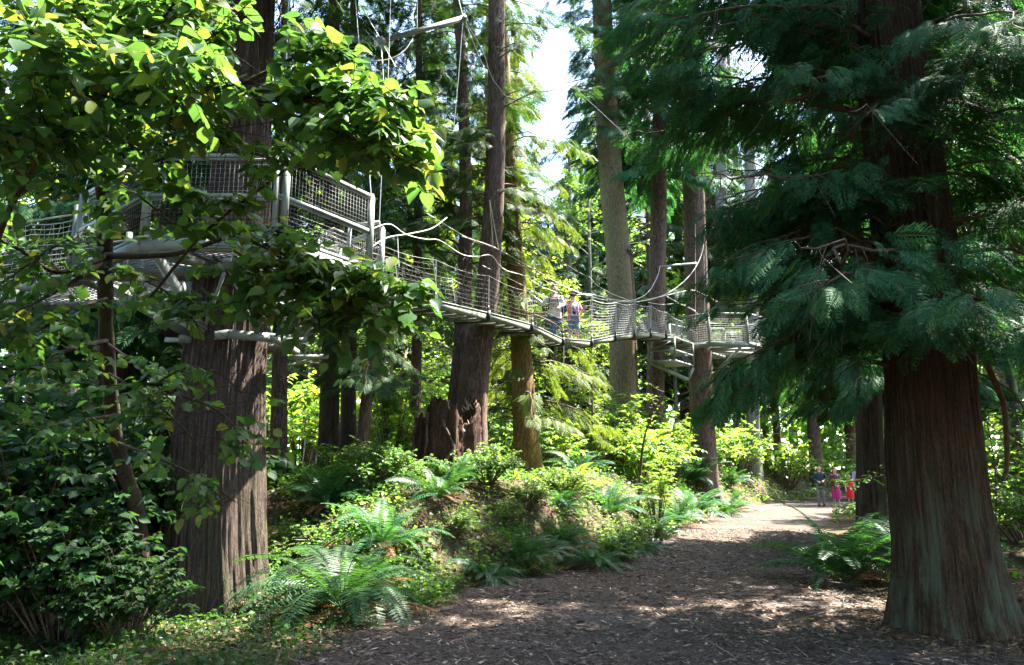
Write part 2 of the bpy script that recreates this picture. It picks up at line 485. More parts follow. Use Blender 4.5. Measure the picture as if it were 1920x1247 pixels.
def t_hazel(droop=.20, fold=.09, skew=0.0, w=1.0):
    t = np.array([0, .13, .36, .62, .84, 1.0]); wd = np.array([.03, .27, .41, .38, .20, .015])
    V = []
    for k in range(6):
        dz = -droop * t[k] ** 2
        sx = skew * t[k] ** 2; fo = fold * wd[k] / .4 - .02 * (k % 2)
        V += [(sx, t[k], dz), (sx - wd[k] * w, t[k] + .03 * (k % 2), dz + fo), (sx + wd[k] * w * (1 - .15 * skew), t[k] + .03 * (k % 2), dz + fo * (1 - skew))]
    Fc = []
    for k in range(5):
        a = 3 * k; b = a + 3
        Fc += [(a, b, b + 1, a + 1), (a, a + 2, b + 2, b)]
    V.append((0.012, -0.22, 0.03)); V.append((-0.012, -0.22, 0.03))
    Fc.append((len(V) - 2, 2, 1, len(V) - 1))
    return np.array(V, float), np.array(Fc)


def t_leaf4(wd=0.36, fold=0.10, droop=0.14):
    V = [(0, 0, 0), (-wd * .8, .35, fold), (0, .4, -.02), (wd * .8, .35, fold), (-wd * .62, .72, fold * .6 - droop * .5), (0, .75, -droop * .6), (wd * .62, .72, fold * .6 - droop * .5), (0, 1, -droop)]
    Fc = [(0, 2, 1, 1), (0, 3, 2, 2), (1, 2, 5, 4), (2, 3, 6, 5), (4, 5, 7, 7), (5, 6, 7, 7)]
    V = np.array(V, float)
    # tri-only form keeps clean faces
    T = [(0, 2, 1), (0, 3, 2), (1, 2, 5), (1, 5, 4), (2, 3, 6), (2, 6, 5), (4, 5, 7), (5, 6, 7)]
    return V, np.array(T)


def t_diamond(wd=0.4, fold=0.12):
    V = [(0, 0, 0), (-wd, .45, fold), (0, 1, -.08), (wd, .45, fold), (0, .45, 0)]
    return np.array(V, float), np.array([(0, 4, 1), (1, 4, 2), (4, 3, 2), (0, 3, 4)])


def t_maple(lobes=5):
    """Palmate leaf, star outline round the stalk end."""
    V = [(0, 0.25, 0.0)]; T = []
    angs = np.radians(np.linspace(-118, 118, lobes)); ln = [.42, .66, .80, .66, .42] if lobes == 5 else [.35, .5, .66, .75, .66, .5, .35]
    notch = []
    for k in range(lobes):
        V.append((math.sin(angs[k]) * ln[k], .25 + math.cos(angs[k]) * ln[k], -.10 * ln[k]))
        if k < lobes - 1:
            am = (angs[k] + angs[k + 1]) / 2
            V.append((math.sin(am) * .26, .25 + math.cos(am) * .26, .03))
    n = len(V)
    for k in range(1, n - 1): T.append((0, k + 1, k))
    V.append((.07, .02, 0)); V.append((-.07, .02, 0))
    T += [(0, 1, n + 1), (0, n, n - 1)]
    return np.array(V, float), np.array(T)


def t_spray(npair, ang, width, blade, lobes=0, droop=0.18, seed=0, taper=0.55):
    rng = np.random.default_rng(seed)
    V = []; Fc = []

    def dia(p, d, l, wd, dz):
        s = np.array([d[1], -d[0], 0])
        p = np.array(p); d = np.array([d[0], d[1], 0])
        k = len(V)
        V.extend([p, p + d * l * .45 + s * wd + (0, 0, dz * .4), p + d * l + (0, 0, dz), p + d * l * .45 - s * wd + (0, 0, dz * .4)])
        Fc.append((k, k + 1, k + 2, k + 3))

    for k in range(npair):
        y = .05 + .9 * k / npair
        for sg in (-1, 1):
            yy = y + (0.45 / npair if sg > 0 else 0)
            prof = (1 - yy) ** taper * (0.55 + 0.45 * min(1, yy / .25))
            l = width * prof * rng.uniform(.82, 1.12) + .05
            a = R(ang) * rng.uniform(.9, 1.12)
            d = np.array([sg * math.sin(a), math.cos(a)])
            z0 = -droop * yy * yy
            dia((0, yy, z0), d, l, blade, -.18 * l)
            for q in range(lobes):
                f = .3 + .42 * q / max(1, lobes - 1) if lobes > 1 else .45
                for s2 in (-1, 1):
                    a2 = a * sg + s2 * R(38)
                    d2 = np.array([math.sin(a2), math.cos(a2)])
                    pp = (d[0] * l * f, yy + d[1] * l * f, z0 - .18 * l * f)
                    dia(pp, d2, l * .42 * (1.1 - f), blade * .8, -.03)
    k = len(V)
    V.extend([np.array((0, 0, .0)), np.array((.010, .5, -droop * .25)), np.array((0, 1.05, -droop * 1.1)), np.array((-.010, .5, -droop * .25))])
    Fc.append((k, k + 1, k + 2, k + 3))
    return np.array(V, float), np.array(Fc)


T_HAZEL = [t_hazel(), t_hazel(.34, .15, .12, .9), t_hazel(.10, -.05, -.15, 1.05), t_hazel(.45, .05, .25, .85), t_hazel(.05, .22, -.05, .95)]; T_LEAF = t_leaf4(); T_SALAL = t_leaf4(.40, .06, .10); T_DIA = t_diamond(); T_MAPLE = t_maple()
T_CEDAR = [t_spray(11, 46, .46, .020, 2, .25, s) for s in (1, 2, 3)]
T_CEDAR_LO = [t_spray(9, 44, .44, .030, 1, .25, s) for s in (4, 5)]
T_HEM = [t_spray(8, 54, .34, .030, 0, .22, s, .7) for s in (6, 7, 8)]
T_HEM_LO = [t_spray(6, 48, .34, .045, 0, .25, s, .7) for s in (9, 10)]


class Leaves:
    """Collects leaf / spray placements, meshed in one go."""
    def __init__(s):
        s.P = []; s.D = []; s.N = []; s.S = []

    def add(s, P, D, N, S):
        P = np.asarray(P, float).reshape(-1, 3)
        s.P.append(P); s.D.append(np.broadcast_to(np.asarray(D, float), P.shape)); s.N.append(np.broadcast_to(np.asarray(N, float), P.shape))
        s.S.append(np.broadcast_to(np.asarray(S, float), (len(P),)))

    def arrays(s):
        return np.concatenate(s.P), np.concatenate(s.D), np.concatenate(s.N), np.concatenate(s.S)

    def mesh(s, tmpls, keep=None, rng=None, mb=None):
        P, D, N, S = s.arrays()
        if keep is not None:
            k = keep(P); P, D, N, S = P[k], D[k], N[k], S[k]
        if not isinstance(tmpls, list): tmpls = [tmpls]
        mb = mb or MB()
        idx = (rng or np.random.default_rng(0)).integers(0, len(tmpls), len(P))
        for k, t in enumerate(tmpls):
            q = idx == k
            if q.any(): scatter(mb, t, P[q], D[q], N[q], S[q])
        return mb


# ------------------------------------------------------------------ trunks


def px_axis(pts, Y, top=None, rtop=0.12):
    """[(px, py, width_px)] seen at distance Y -> [(x, y, z, r)] sorted upward, continued to height top."""
    A = []
    for px, py, wd in pts:
        p = at(px, py, Y)
        k = (Y * CP + (p[2] - CAMZ) * SP)
        A.append([*p, wd * k / F / 2])
    A = np.array(A); A = A[np.argsort(A[:, 2])]
    if top is not None and top > A[-1, 2]:
        d = (A[-1] - A[-2]) / max(.1, A[-1, 2] - A[-2, 2]) if len(A) > 1 else np.zeros(4)
        n = A[-1].copy(); dz = top - n[2]
        n[0] += np.clip(d[0], -.05, .05) * dz; n[2] = top; n[3] = rtop
        mid = (A[-1] + n) / 2; mid[3] = A[-1, 3] * .62 + rtop * .38
        A = np.vstack([A, mid, n])
    return A


def trunk_mesh(mb, A, seg=24, step=0.25, seed=0, flute=0.06, lobes=7, flare=0.25, flare_h=0.7, ridge=0.03, sink=0.3, zg=None):
    """Fluted, ridged trunk round axis A [(x,y,z,r)], its base widened into root lobes."""
    rng = np.random.default_rng(seed)
    zb = A[0, 2] if zg is None else zg
    if A[0, 2] > zb - sink:
        d = (A[1] - A[0]) / (A[1, 2] - A[0, 2])
        b = A[0] + d * (zb - sink - A[0, 2]) * .6; b[2] = zb - sink; b[3] = A[0, 3]
        A = np.vstack([b, A])
    n = int((A[-1, 2] - A[0, 2]) / step) + 2
    z = A[0, 2] + (A[-1, 2] - A[0, 2]) * np.linspace(0, 1, n) ** 1.15
    C = np.stack([np.interp(z, A[:, 2], A[:, k]) for k in (0, 1, 3)], 1)
    for _ in range(3):
        C[1:-1] = .25 * C[:-2] + .5 * C[1:-1] + .25 * C[2:]
    th = np.arange(seg) * 2 * math.pi / seg
    u = np.exp(-np.maximum(z - zb, 0) / flare_h)
    ph = rng.uniform(0, 6.28, 40)
    lob = (np.cos(lobes * th + ph[0]) + .6 * np.cos((lobes - 2) * th + ph[1]) + .5 * np.cos((lobes + 3) * th + ph[2])) / 2
    rr = 1 + (flute + flare * .55 * u[:, None]) * lob[None] + flare * u[:, None]
    for k in range(5, min(seg // 3, 46)):
        drift = rng.normal(0, .35)
        drift *= 1 + k / 20; amp = ridge / (k ** .45) * rng.uniform(.4, 1)
        wv = np.cos(k * th[None] + ph[(k * 3) % 40] + drift * z[:, None] + .6 * np.sin(z[:, None] * rng.uniform(.6, 2) + ph[(k * 7) % 40]))
        rr = rr + amp * (wv if k < 9 else 1 - 1.6 * np.abs(wv) ** .7)
    r = C[:, 2:3] * rr
    V = np.stack([C[:, 0:1] + r * np.cos(th), C[:, 1:2] + r * np.sin(th), np.repeat(z[:, None], seg, 1)], -1)
    i = np.arange(n - 1)[:, None]; j = np.arange(seg)[None]; j2 = (j + 1) % seg
    mb.add(V.reshape(-1, 3), np.stack([i * seg + j, i * seg + j2, (i + 1) * seg + j2, (i + 1) * seg + j], -1).reshape(-1, 4))
    mb.add(V[-1], np.arange(seg)[None])


def axis_fn(A):
    return lambda z: (np.interp(z, A[:, 2], A[:, 0]), np.interp(z, A[:, 2], A[:, 1]), np.interp(z, A[:, 2], A[:, 3]))


# ------------------------------------------------------------------ conifer boughs


def boughs(rng, ax, z0, z1, n, Lf, wood, lv, e0=0.15, droop=0.55, gap=0.16, slen=(.35, .55), side=55, hang=0.35, bare=0.15, az=None, keepc=None, wr=0.013, flat=0.25, twigs=0, latw=.30, dens=1.7):
    for k in range(n):
        f = (k + rng.uniform(0, 1)) / n
        z = z0 + (z1 - z0) * f
        x, y, r = ax(z)
        a = rng.uniform(0, 2 * math.pi) if az is None else az(rng, f)
        L = Lf(f, rng, a)
        if L < .25: continue
        hd = np.array([math.cos(a), math.sin(a), 0.0])
        st = np.array([x, y, z]) + hd * r * .8
        m = 9; s = np.linspace(0, 1, m)
        e = e0 + rng.normal(0, .12)
        zz = L * (e * s - droop * rng.uniform(.7, 1.2) * s ** 2 + .28 * droop * s ** 4)
        lat = rng.normal(0, .10) * L * s ** 2
        C = st + hd[None] * (L * s * (1 - .08 * s))[:, None] + np.array([0, 0, 1.0]) * zz[:, None] + np.array([-hd[1], hd[0], 0]) * lat[:, None]
        if keepc is not None:
            ok = keepc(C)
            if not ok.all():
                cut = int(np.argmin(ok))
                if cut < 4: continue
                C = spline(C[:cut], m); L = L * cut / m
        C[1:-1] += rng.normal(0, .022 * L, (m - 2, 3)) * (1, 1, .6)
        tube(wood, spline(C, 14), np.linspace(wr * (1 + L * .45), wr * .3, 14), 4, cap=False)
        ns = max(4, int(L * (1 - bare) / gap * 2 * dens))
        sp = bare + (1 - bare) * np.sort(rng.uniform(0, 1, ns)) ** .9
        P = np.stack([np.interp(sp, s, C[:, q]) for q in range(3)], 1)
        Tn = nrm(np.stack([np.interp(sp, s, np.gradient(C[:, q], s)) for q in range(3)], 1))
        sg = np.where(np.arange(ns) % 2 == 0, 1, -1)
        ang = np.radians(side) * rng.uniform(.55, 1.2, ns) * sg * (1 - .45 * sp)
        lt = np.stack([-Tn[:, 1], Tn[:, 0], np.zeros(ns)], 1); lt = nrm(lt)
        D = Tn * np.cos(ang)[:, None] + lt * np.sin(ang)[:, None]
        D[:, 2] -= hang * rng.uniform(.3, 1.5, ns)
        Nn = np.array([0, 0, 1.0]) + rng.normal(0, flat, (ns, 3)) + hd * .15
        P = P + lt * (sg * latw * L * .5 * rng.uniform(0, 1, ns) * (1 - .7 * sp))[:, None] + Tn * rng.normal(0, .05, (ns, 1))
        P[:, 2] -= rng.uniform(0, .10, ns) * hang * L * .5
        sl = rng.uniform(*slen, ns) * (.55 + .6 * (1 - sp) * min(1, L / 2) + .15)
        lv.add(P, D, Nn, sl)
        for q in range(twigs):
            b = rng.uniform(.1, .9)
            p = np.array([np.interp(b, s, C[:, c]) for c in range(3)])
            d = hd * rng.uniform(.1, .6) + lt[0] * rng.normal(0, .4) - np.array([0, 0, rng.uniform(.4, 1.1)])
            tube(wood, spline([p, p + d * .25 + rng.normal(0, .03, 3), p + d * rng.uniform(.4, .9) + rng.normal(0, .08, 3)], 5), np.linspace(.006, .002, 5), 3, cap=False)


def cone_len(Lmax, p=.8, lo=.25):
    return lambda f, rng, a: Lmax * (lo + (1 - lo) * (1 - f) ** p) * rng.uniform(.65, 1.12)


def conifer_thing(name, label, cat, A, barkm, needlem, tmpls, z0, z1, n, Lf, seed, group=None, seg=20, trunk_kw=None, keep=None, base=None, extra=None, **bk):
    rng = np.random.default_rng(seed)
    zg = float(h(A[0, 0], A[0, 1])) if base is None else base
    o = np.array([A[0, 0], A[0, 1], zg])
    t = thing(name, label, cat, o, 0, group)
    mb = MB(); trunk_mesh(mb, A, seg, seed=seed, zg=zg, **(trunk_kw or {}))
    tr = mb.build('trunk', barkm, t, True, o)
    wood = MB(); lv = Leaves()
    boughs(rng, axis_fn(A), z0, z1, n, Lf, wood, lv, **bk)
    if extra: extra(rng, wood, lv)
    wood.build('branches', M['twig'], t, False, o)
    lv.mesh(tmpls, keep, rng).build('foliage', needlem, t, False, o)
    return t


# ------------------------------------------------------------------ broadleaf growth


def leaf_twig(rng, lv, p0, p1, n, size, sag=0.1, up=0.35, wood=None, wr=.004, tipn=1, angl=52):
    """Leaves alternating along a twig from p0 to p1."""
    p0 = np.asarray(p0, float); p1 = np.asarray(p1, float)
    L = np.linalg.norm(p1 - p0)
    mid = (p0 + p1) / 2 + (0, 0, sag * L)
    C = spline([p0, mid, p1], 7)
    if wood is not None: tube(wood, C, np.linspace(wr, wr * .45, 7), 3, cap=False)
    s = np.linspace(.18, 1, n)
    P = np.stack([np.interp(s, np.linspace(0, 1, 7), C[:, q]) for q in range(3)], 1)
    Tn = nrm(np.stack([np.interp(s, np.linspace(0, 1, 7), np.gradient(C[:, q])) for q in range(3)], 1))
    lt = np.cross(Tn, [0, 0, 1.0]); lt = nrm(lt + 1e-6)
    sg = np.where(np.arange(n) % 2 == 0, 1, -1)
    ang = np.radians(angl) * rng.uniform(.7, 1.3, n) * sg
    ang[-tipn:] *= .15
    D = Tn * np.cos(ang)[:, None] + lt * np.sin(ang)[:, None]
    D[:, 2] = D[:, 2] * .5 - rng.uniform(.02, .55, n)
    N = np.array([0, 0, 1.0]) + rng.normal(0, up, (n, 3))
    lv.add(P, D, N, size * rng.uniform(.5, 1.2, n))


def grow(rng, wood, lv, p0, d0, L, depth, kids, size, nleaf, r, sag=.1, spread=.8, up=.35):
    """Recursive branch: ends in leafy twigs."""
    d0 = nrm(np.asarray(d0, float))
    p1 = p0 + d0 * L * rng.uniform(.85, 1.1)
    mid = (p0 + p1) / 2 + rng.normal(0, .06, 3) * L + (0, 0, sag * L * .5)
    C = spline([p0, mid, p1], 6)
    tube(wood, C, np.linspace(r, r * .55, 6), 4 if r < .02 else 7, cap=False)
    if depth == 0:
        leaf_twig(rng, lv, p0 + (p1 - p0) * .15, p1, nleaf, size, .06, up)
        return
    for k in range(kids):
        s = rng.uniform(.3, 1.0) if k < kids - 1 else 1.0
        b = np.array([np.interp(s, np.linspace(0, 1, 6), C[:, q]) for q in range(3)])
        d = d0 + rng.normal(0, spread, 3) * (1, 1, .55)
        d[2] += .08
        grow(rng, wood, lv, b, d, L * rng.uniform(.5, .72), depth - 1, kids, size, nleaf, r * .5, sag, spread, up)


def broadleaf_tree(name, label, cat, loc, seed, H, crown0, spread, limbs, size, leafm, barkm, tmpl=None, kids=5, nleaf=8, depth=2, r=.14, group=None, lean=(0, 0), up=.4):
    rng = np.random.default_rng(seed)
    t = thing(name, label, cat, loc, 0, group)
    A = np.array([[0, 0, 0, r], [lean[0] * .3, lean[1] * .3, H * .35, r * .8], [lean[0] * .7, lean[1] * .7, H * .7, r * .5], [lean[0], lean[1], H * .95, r * .15]])
    mb = MB(); trunk_mesh(mb, A, 14, .3, seed, .05, 5, .2, .4, .03)
    mb.build('trunk', barkm, t, True)
    wood = MB(); lv = Leaves(); ax = axis_fn(A)
    for k in range(limbs):
        f = (k + rng.uniform(0, 1)) / limbs
        z = crown0 + (H * .95 - crown0) * f
        x, y, rr = ax(z)
        a = k * 2.4 + rng.normal(0, .4)
        L = spread * (.35 + .75 * math.sin(math.pi * min(1, .25 + .75 * f)) ** .8) * rng.uniform(.75, 1.1)
        d = np.array([math.cos(a), math.sin(a), .25 + .7 * f])
        grow(rng, wood, lv, np.array([x, y, z]), d, L * .62, depth, kids, size, nleaf, rr * .5, .05, .62, up)
    wood.build('branches', barkm, t, False)
    lv.mesh(tmpl or T_LEAF, None, rng).build('foliage', leafm, t, False)
    return t


def shrub(name, label, cat, loc, seed, H, spread, stems, size, leafm, tmpl=None, twigs=8, nleaf=8, group=None, up=.4, barkm=None, low=.3):
    rng = np.random.default_rng(seed)
    t = thing(name, label, cat, loc, 0, group)
    wood = MB(); lv = Leaves()
    for k in range(stems):
        a = rng.uniform(0, 6.283); rad = spread * math.sqrt(rng.uniform(0, 1))
        top = np.array([math.cos(a) * rad, math.sin(a) * rad, H * (1 - .55 * (rad / spread) ** 2) * rng.uniform(.6, 1.08)])
        b = np.array([math.cos(a) * rad * .15, math.sin(a) * rad * .15, -.05])
        C = spline([b, b * .4 + top * .55 + (0, 0, H * .12), top], 8)
        tube(wood, C, np.linspace(.010 * (.6 + H * .5), .003, 8), 4, cap=False)
        for q in range(twigs):
            s = low + (1 - low) * (q + rng.uniform(0, 1)) / twigs
            p = np.array([np.interp(s, np.linspace(0, 1, 8), C[:, c]) for c in range(3)])
            d = rng.normal(0, 1, 3) * (1, 1, .35); d[2] += .12; d = nrm(d)
            leaf_twig(rng, lv, p, p + d * rng.uniform(.16, .34) * (spread + H) * .38, nleaf, size, .08, up, wood)
    wood.build('stems', barkm or M['twig'], t, False)
    lv.mesh(tmpl or T_LEAF, None, rng).build('foliage', leafm, t, False)
    return t


def fern(name, label, loc, seed, L=1.0, n=26, group=None, dead=4, leafm=None, e_lo=.55, e_hi=1.35, np_=30, bend=1.5):
    rng = np.random.default_rng(seed)
    t = thing(name, label, 'fern', loc, rng.uniform(0, 6.28), group)

    def frond(mb, a, l, e, bd):
        m = 14; s = np.linspace(0, 1, m)
        th = e - bd * s ** 1.3
        dr = np.cos(th) / (m - 1) * l; dz = np.sin(th) / (m - 1) * l
        rr = np.concatenate([[0], np.cumsum(dr[:-1])]) + .03; zz = np.concatenate([[0], np.cumsum(dz[:-1])])
        tw = rng.normal(0, .12)
        hd = np.array([math.cos(a), math.sin(a), 0]); lt = np.array([-hd[1], hd[0], 0])
        C = hd[None] * rr[:, None] + lt[None] * (tw * rr * rr / l)[:, None] + np.array([0, 0, 1.0]) * zz[:, None]
        tube(mb, C, np.linspace(.006, .002, m) * (l ** .5), 3, cap=False)
        q = np.linspace(.14, .995, np_)
        P = np.stack([np.interp(q, s, C[:, c]) for c in range(3)], 1)
        T = nrm(np.stack([np.interp(q, s, np.gradient(C[:, c])) for c in range(3)], 1))
        roll = rng.normal(0, .25)
        B = nrm(lt[None] * math.cos(roll) + np.cross(T, lt) * math.sin(roll))
        pl = .145 * l * np.minimum(1, (q - .05) / .25) ** .7 * (1.02 - q) ** .55 * 1.25 + .012
        hw = .43 * (q[1] - q[0]) * l * 1.0
        for sg in (-1, 1):
            D = nrm(B * sg + T * .28 + np.cross(B, T) * 0 + np.array([0, 0, -.18]) + rng.normal(0, .05, P.shape))
            p0 = P; p2 = P + D * pl[:, None]
            p1 = P + D * (pl * .35)[:, None] + T * hw; p3 = P + D * (pl * .35)[:, None] - T * hw
            V = np.stack([p0, p1, p2, p3], 1).reshape(-1, 3)
            mb.add(V, np.arange(len(V)).reshape(-1, 4))

    mb = MB()
    for k in range(n):
        f = rng.uniform(0, 1)
        frond(mb, k * 2.399 + rng.normal(0, .25), L * rng.uniform(.7, 1.1), e_lo + (e_hi - e_lo) * f, bend * rng.uniform(.8, 1.25))
    mb.build('fronds', leafm or M['fern'], t)
    if dead:
        mb = MB()
        for k in range(dead):
            frond(mb, rng.uniform(0, 6.28), L * rng.uniform(.6, .9), rng.uniform(.1, .4), rng.uniform(.6, 1.0))
        mb.build('dead_fronds', M['fern_dead'], t)
    return t
# ------------------------------------------------------------------ the named trees
def near_keep(Ymax=30, boxes=()):
    """Crowns leave the boardwalk's clearance free: nothing grows through the bridge's air space."""
    def f(P):
        px, py = project(P)
        ok = np.ones(len(P), bool)
        for (x0, y0, x1, y1) in boxes:
            ok &= ~((px > x0) & (px < x1) & (py > y0) & (py < y1))
        return ok
    return f


BR_BOX = (690, 450, 1330, 660)

# platform cedar
Y1 = 9.6
A1 = px_axis([(407, 1150, 184), (406, 1000, 176), (409, 900, 168), (414, 780, 162), (421, 680, 150), (436, 520, 130), (448, 400, 116), (461, 200, 97), (473, 0, 82), (492, -300, 62)], Y1, 22, .12)
PT1 = conifer_thing('platform_cedar', 'thick grey fluted cedar trunk that carries the treehouse platform, lit along one edge', 'tree', A1, M['bark_cedar'], M['hemlock'], T_HEM,
                    7.7, 21.5, 300, cone_len(4.4, .5, .3), 11, seg=220, trunk_kw=dict(step=.07, flute=.05, lobes=6, flare=.18, flare_h=.45, ridge=.05), slen=(0.25, 0.44), gap=0.087, keep=near_keep(boxes=[(395, -50, 1100, 700)]), keepc=near_keep(boxes=[(395, -50, 1100, 700)]), az=lambda rng, f: rng.uniform(0, 6.283) if rng.uniform() < .5 else rng.uniform(-1.3, .9))  # unseen crown, extra boughs added on one side to shade the shrubs below

# big red cedar on the path side
Y2 = 8.0
A2 = px_axis([(1790, 1165, 188), (1777, 1050, 172), (1762, 950, 162), (1752, 850, 158), (1744, 700, 150), (1728, 560, 144), (1710, 430, 138), (1688, 250, 128), (1664, 60, 120), (1640, -150, 105), (1600, -500, 80)], Y2, 19, .12)


def cedar_extra(rng, wood, lv):
    # bent dead limb beside the trunk
    C = spline([at(1790, 520, 8.3), at(1830, 580, 8.4), at(1850, 680, 8.5), at(1882, 760, 8.6), at(1888, 870, 8.6), at(1880, 900, 8.6)], 20)
    tube(wood, C, np.linspace(.05, .02, 20), 7)
    for c in (5, 9, 13):
        tube(wood, spline([C[c], C[c] + (.2, -.1, -.25), C[c] + (.28, -.1, -.6)], 6), np.linspace(.014, .004, 6), 4)
    boughs(rng, axis_fn(A2), 3.0, 5.0, 20, lambda f, rng, a: rng.uniform(2.5, 3.6), wood, lv, e0=.05, droop=.55, gap=.11, slen=(.26, .5), side=60, hang=.6, az=lambda rng, f: rng.uniform(2.5, 3.7), keepc=a2_keepw, wr=.010, flat=.42, twigs=4, latw=.5, dens=2.6)
    for k in range(70):
        z = rng.uniform(2.5, 7.5); x, y, r = axis_fn(A2)(z)
        a = rng.uniform(math.pi * .75, math.pi * 1.9)
        d = np.array([math.cos(a), math.sin(a), 0])
        p = np.array([x, y, z]) + d * r * .9
        tube(wood, spline([p, p + d * rng.uniform(.2, .6) + (0, 0, .05), p + d * rng.uniform(.6, 1.1) - (0, 0, rng.uniform(.2, .9))], 6), np.linspace(.010, .003, 6), 3, cap=False)


def a2_len(f, rng, a):
    left = .5 - .5 * math.cos(a)                       # 1 where the bough points at the path
    if .4 < a < 2.85 and .3 < f < .95: return rng.uniform(2.6, 4.0)  # long unseen upper boughs, added to shade the path and low shrubs
    return (3.1 + 1.1 * left) * (1 - .85 * f + .35 * left * max(0, 1 - abs(f - .33) / .22)) * rng.uniform(.6, 1.08)


def a2_keep(P):
    px, py = project(P)
    lim = 1262 + 60 * np.sin(py / 47.) + 40 * np.sin(py / 19. + 1)
    lim = lim - 150 * sm((330 - py) / 120)
    lim = lim + 95 * sm((py - 400) / 50) * sm((700 - py) / 60)
    lim = np.where(py > 560, lim + (py - 560) * .18, lim)
    low = py > 800 + 30 * np.sin(px / 31.)
    trunk = (py > 660 + 40 * np.sin(px / 23.)) & (px > 1640) & (px < 1860) & (P[:, 1] < 8.2)
    thin = (np.sin(px / 53. + 1.3) * np.sin(py / 41. + .4) > .78)      # open air between boughs
    rg = np.random.default_rng(3).uniform(0, 1, len(P))
    few = rg > np.where(px < 1600, np.where(py > 330, .5, .42), .25)
    few &= ~((np.sin(px / 61. + .7) * np.sin(py / 37. + 2) > .45) & (px < 1640) & (py > 60))
    return (px > lim) & ~low & ~trunk & ~(thin & (P[:, 1] > 0)) & few


def a2_keepw(P):
    px, py = project(P)
    return (px > 1250 + 60 * np.sin(py / 47.) - 150 * sm((330 - py) / 120) + 95 * sm((py - 400) / 50) * sm((700 - py) / 60)) & (py < 790)


conifer_thing('red_cedar', 'big dark red cedar with drooping flat sprays beside the wood chip path', 'tree', A2, M['bark_red'], M['cedar'], T_CEDAR,
              2.75, 16.5, 225, a2_len, 22, seg=220, trunk_kw=dict(step=.06, flute=.03, lobes=6, flare=.19, flare_h=.45, ridge=.04), keep=a2_keep, keepc=a2_keepw, extra=cedar_extra,
              slen=(.26, .52), gap=.11, hang=.55, e0=.16, droop=.5, bare=.10, flat=.42, twigs=7, side=60, wr=.011, dens=2.0, latw=.45,
              az=lambda rng, f: rng.uniform(2.5, 3.9) if f < .34 and rng.uniform() < .35 else (rng.uniform(.4, 2.85) if f > .3 and rng.uniform() < .6 else rng.uniform(0, 6.283)) if rng.uniform() < .84 else rng.uniform(3.0, 6.4))

# leaning tree that grows over the stump, and its slim neighbour
A3 = px_axis([(893, 890, 50), (890, 840, 52), (886, 780, 55), (889, 710, 57), (900, 640, 50), (912, 585, 45), (919, 500, 40), (926, 400, 38), (930, 300, 36), (932, 150, 32), (932, 0, 30)], 15.7, 21, .07)


def right_heavy(L):
    return lambda f, rng, a: L * (.55 + .5 * max(0, math.cos(a))) * (1 - .4 * f) * rng.uniform(.6, 1.1)


conifer_thing('leaning_hemlock', 'brown hemlock with a curved base growing over the rotten stump', 'tree', A3, M['bark_fir'], M['hemlock'], T_HEM,
              6.9, 19, 64, right_heavy(2.9), 33, seg=40, trunk_kw=dict(step=.12, flute=.05, lobes=5, flare=.10, flare_h=.4, ridge=.04), keep=near_keep(boxes=[BR_BOX, (1012, 50, 1068, 250)]),
              slen=(0.24, 0.41), gap=0.081, hang=.4, wr=.012)
A4 = px_axis([(856, 770, 36), (862, 700, 33), (869, 600, 28), (873, 480, 25), (874, 380, 24), (871, 250, 22), (866, 120, 20), (858, 0, 18)], 16.6, 20, .05)
conifer_thing('slim_hemlock', 'slim straight hemlock trunk just behind the curved one, bark lit on one edge', 'tree', A4, M['bark_fir'], M['hemlock'], T_HEM,
              5.6, 18.5, 56, cone_len(2.3), 44, seg=28, trunk_kw=dict(step=.2, flute=.03, flare=.1, ridge=.035), keep=near_keep(boxes=[(690, 470, 1330, 660), (1012, 50, 1068, 250)]),
              slen=(0.22, 0.38), gap=0.081, hang=.4, wr=.012)
A5 = px_axis([(993, 915, 54), (988, 850, 48), (984, 780, 43), (980, 700, 40), (974, 600, 36), (966, 480, 33), (958, 380, 30), (950, 250, 26), (944, 100, 22)], 17.6, 18, .06)
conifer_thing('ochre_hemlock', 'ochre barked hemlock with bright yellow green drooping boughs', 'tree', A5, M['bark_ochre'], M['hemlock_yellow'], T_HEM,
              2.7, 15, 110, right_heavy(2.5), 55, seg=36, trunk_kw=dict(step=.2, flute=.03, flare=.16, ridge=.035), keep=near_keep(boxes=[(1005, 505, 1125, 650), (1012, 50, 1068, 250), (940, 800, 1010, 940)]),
              slen=(0.25, 0.44), gap=0.081, hang=.55, droop=.75, wr=.012)


def snag(rng, wood, lv):
    # slim twin stem, snapped off at the top
    C = np.array([at(1190, 900, 24.5), at(1187, 760, 24.5), at(1184, 640, 24.5), at(1181, 540, 24.5), at(1178, 470, 24.5)])
    tube(wood, spline(C, 16), np.linspace(.20, .16, 16) * (1 + .12 * rng.normal(0, .6, 16)), 12)
    for k in range(16):
        a = rng.uniform(0, 6.28); p = C[-1] + np.array([math.cos(a), math.sin(a), 0]) * .1
        tube(wood, [p - (0, 0, .25), p + np.array([math.cos(a), math.sin(a), 0]) * rng.uniform(.1, .5) + (0, 0, rng.uniform(-.1, .2))], [.03, .006], 4)
    for py in (430, 520, 360, 560):
        p = at(1170, py, 24.5); tube(wood, [p, p + (rng.uniform(.5, .8), -.1, -.28)], [.018, .006], 5)


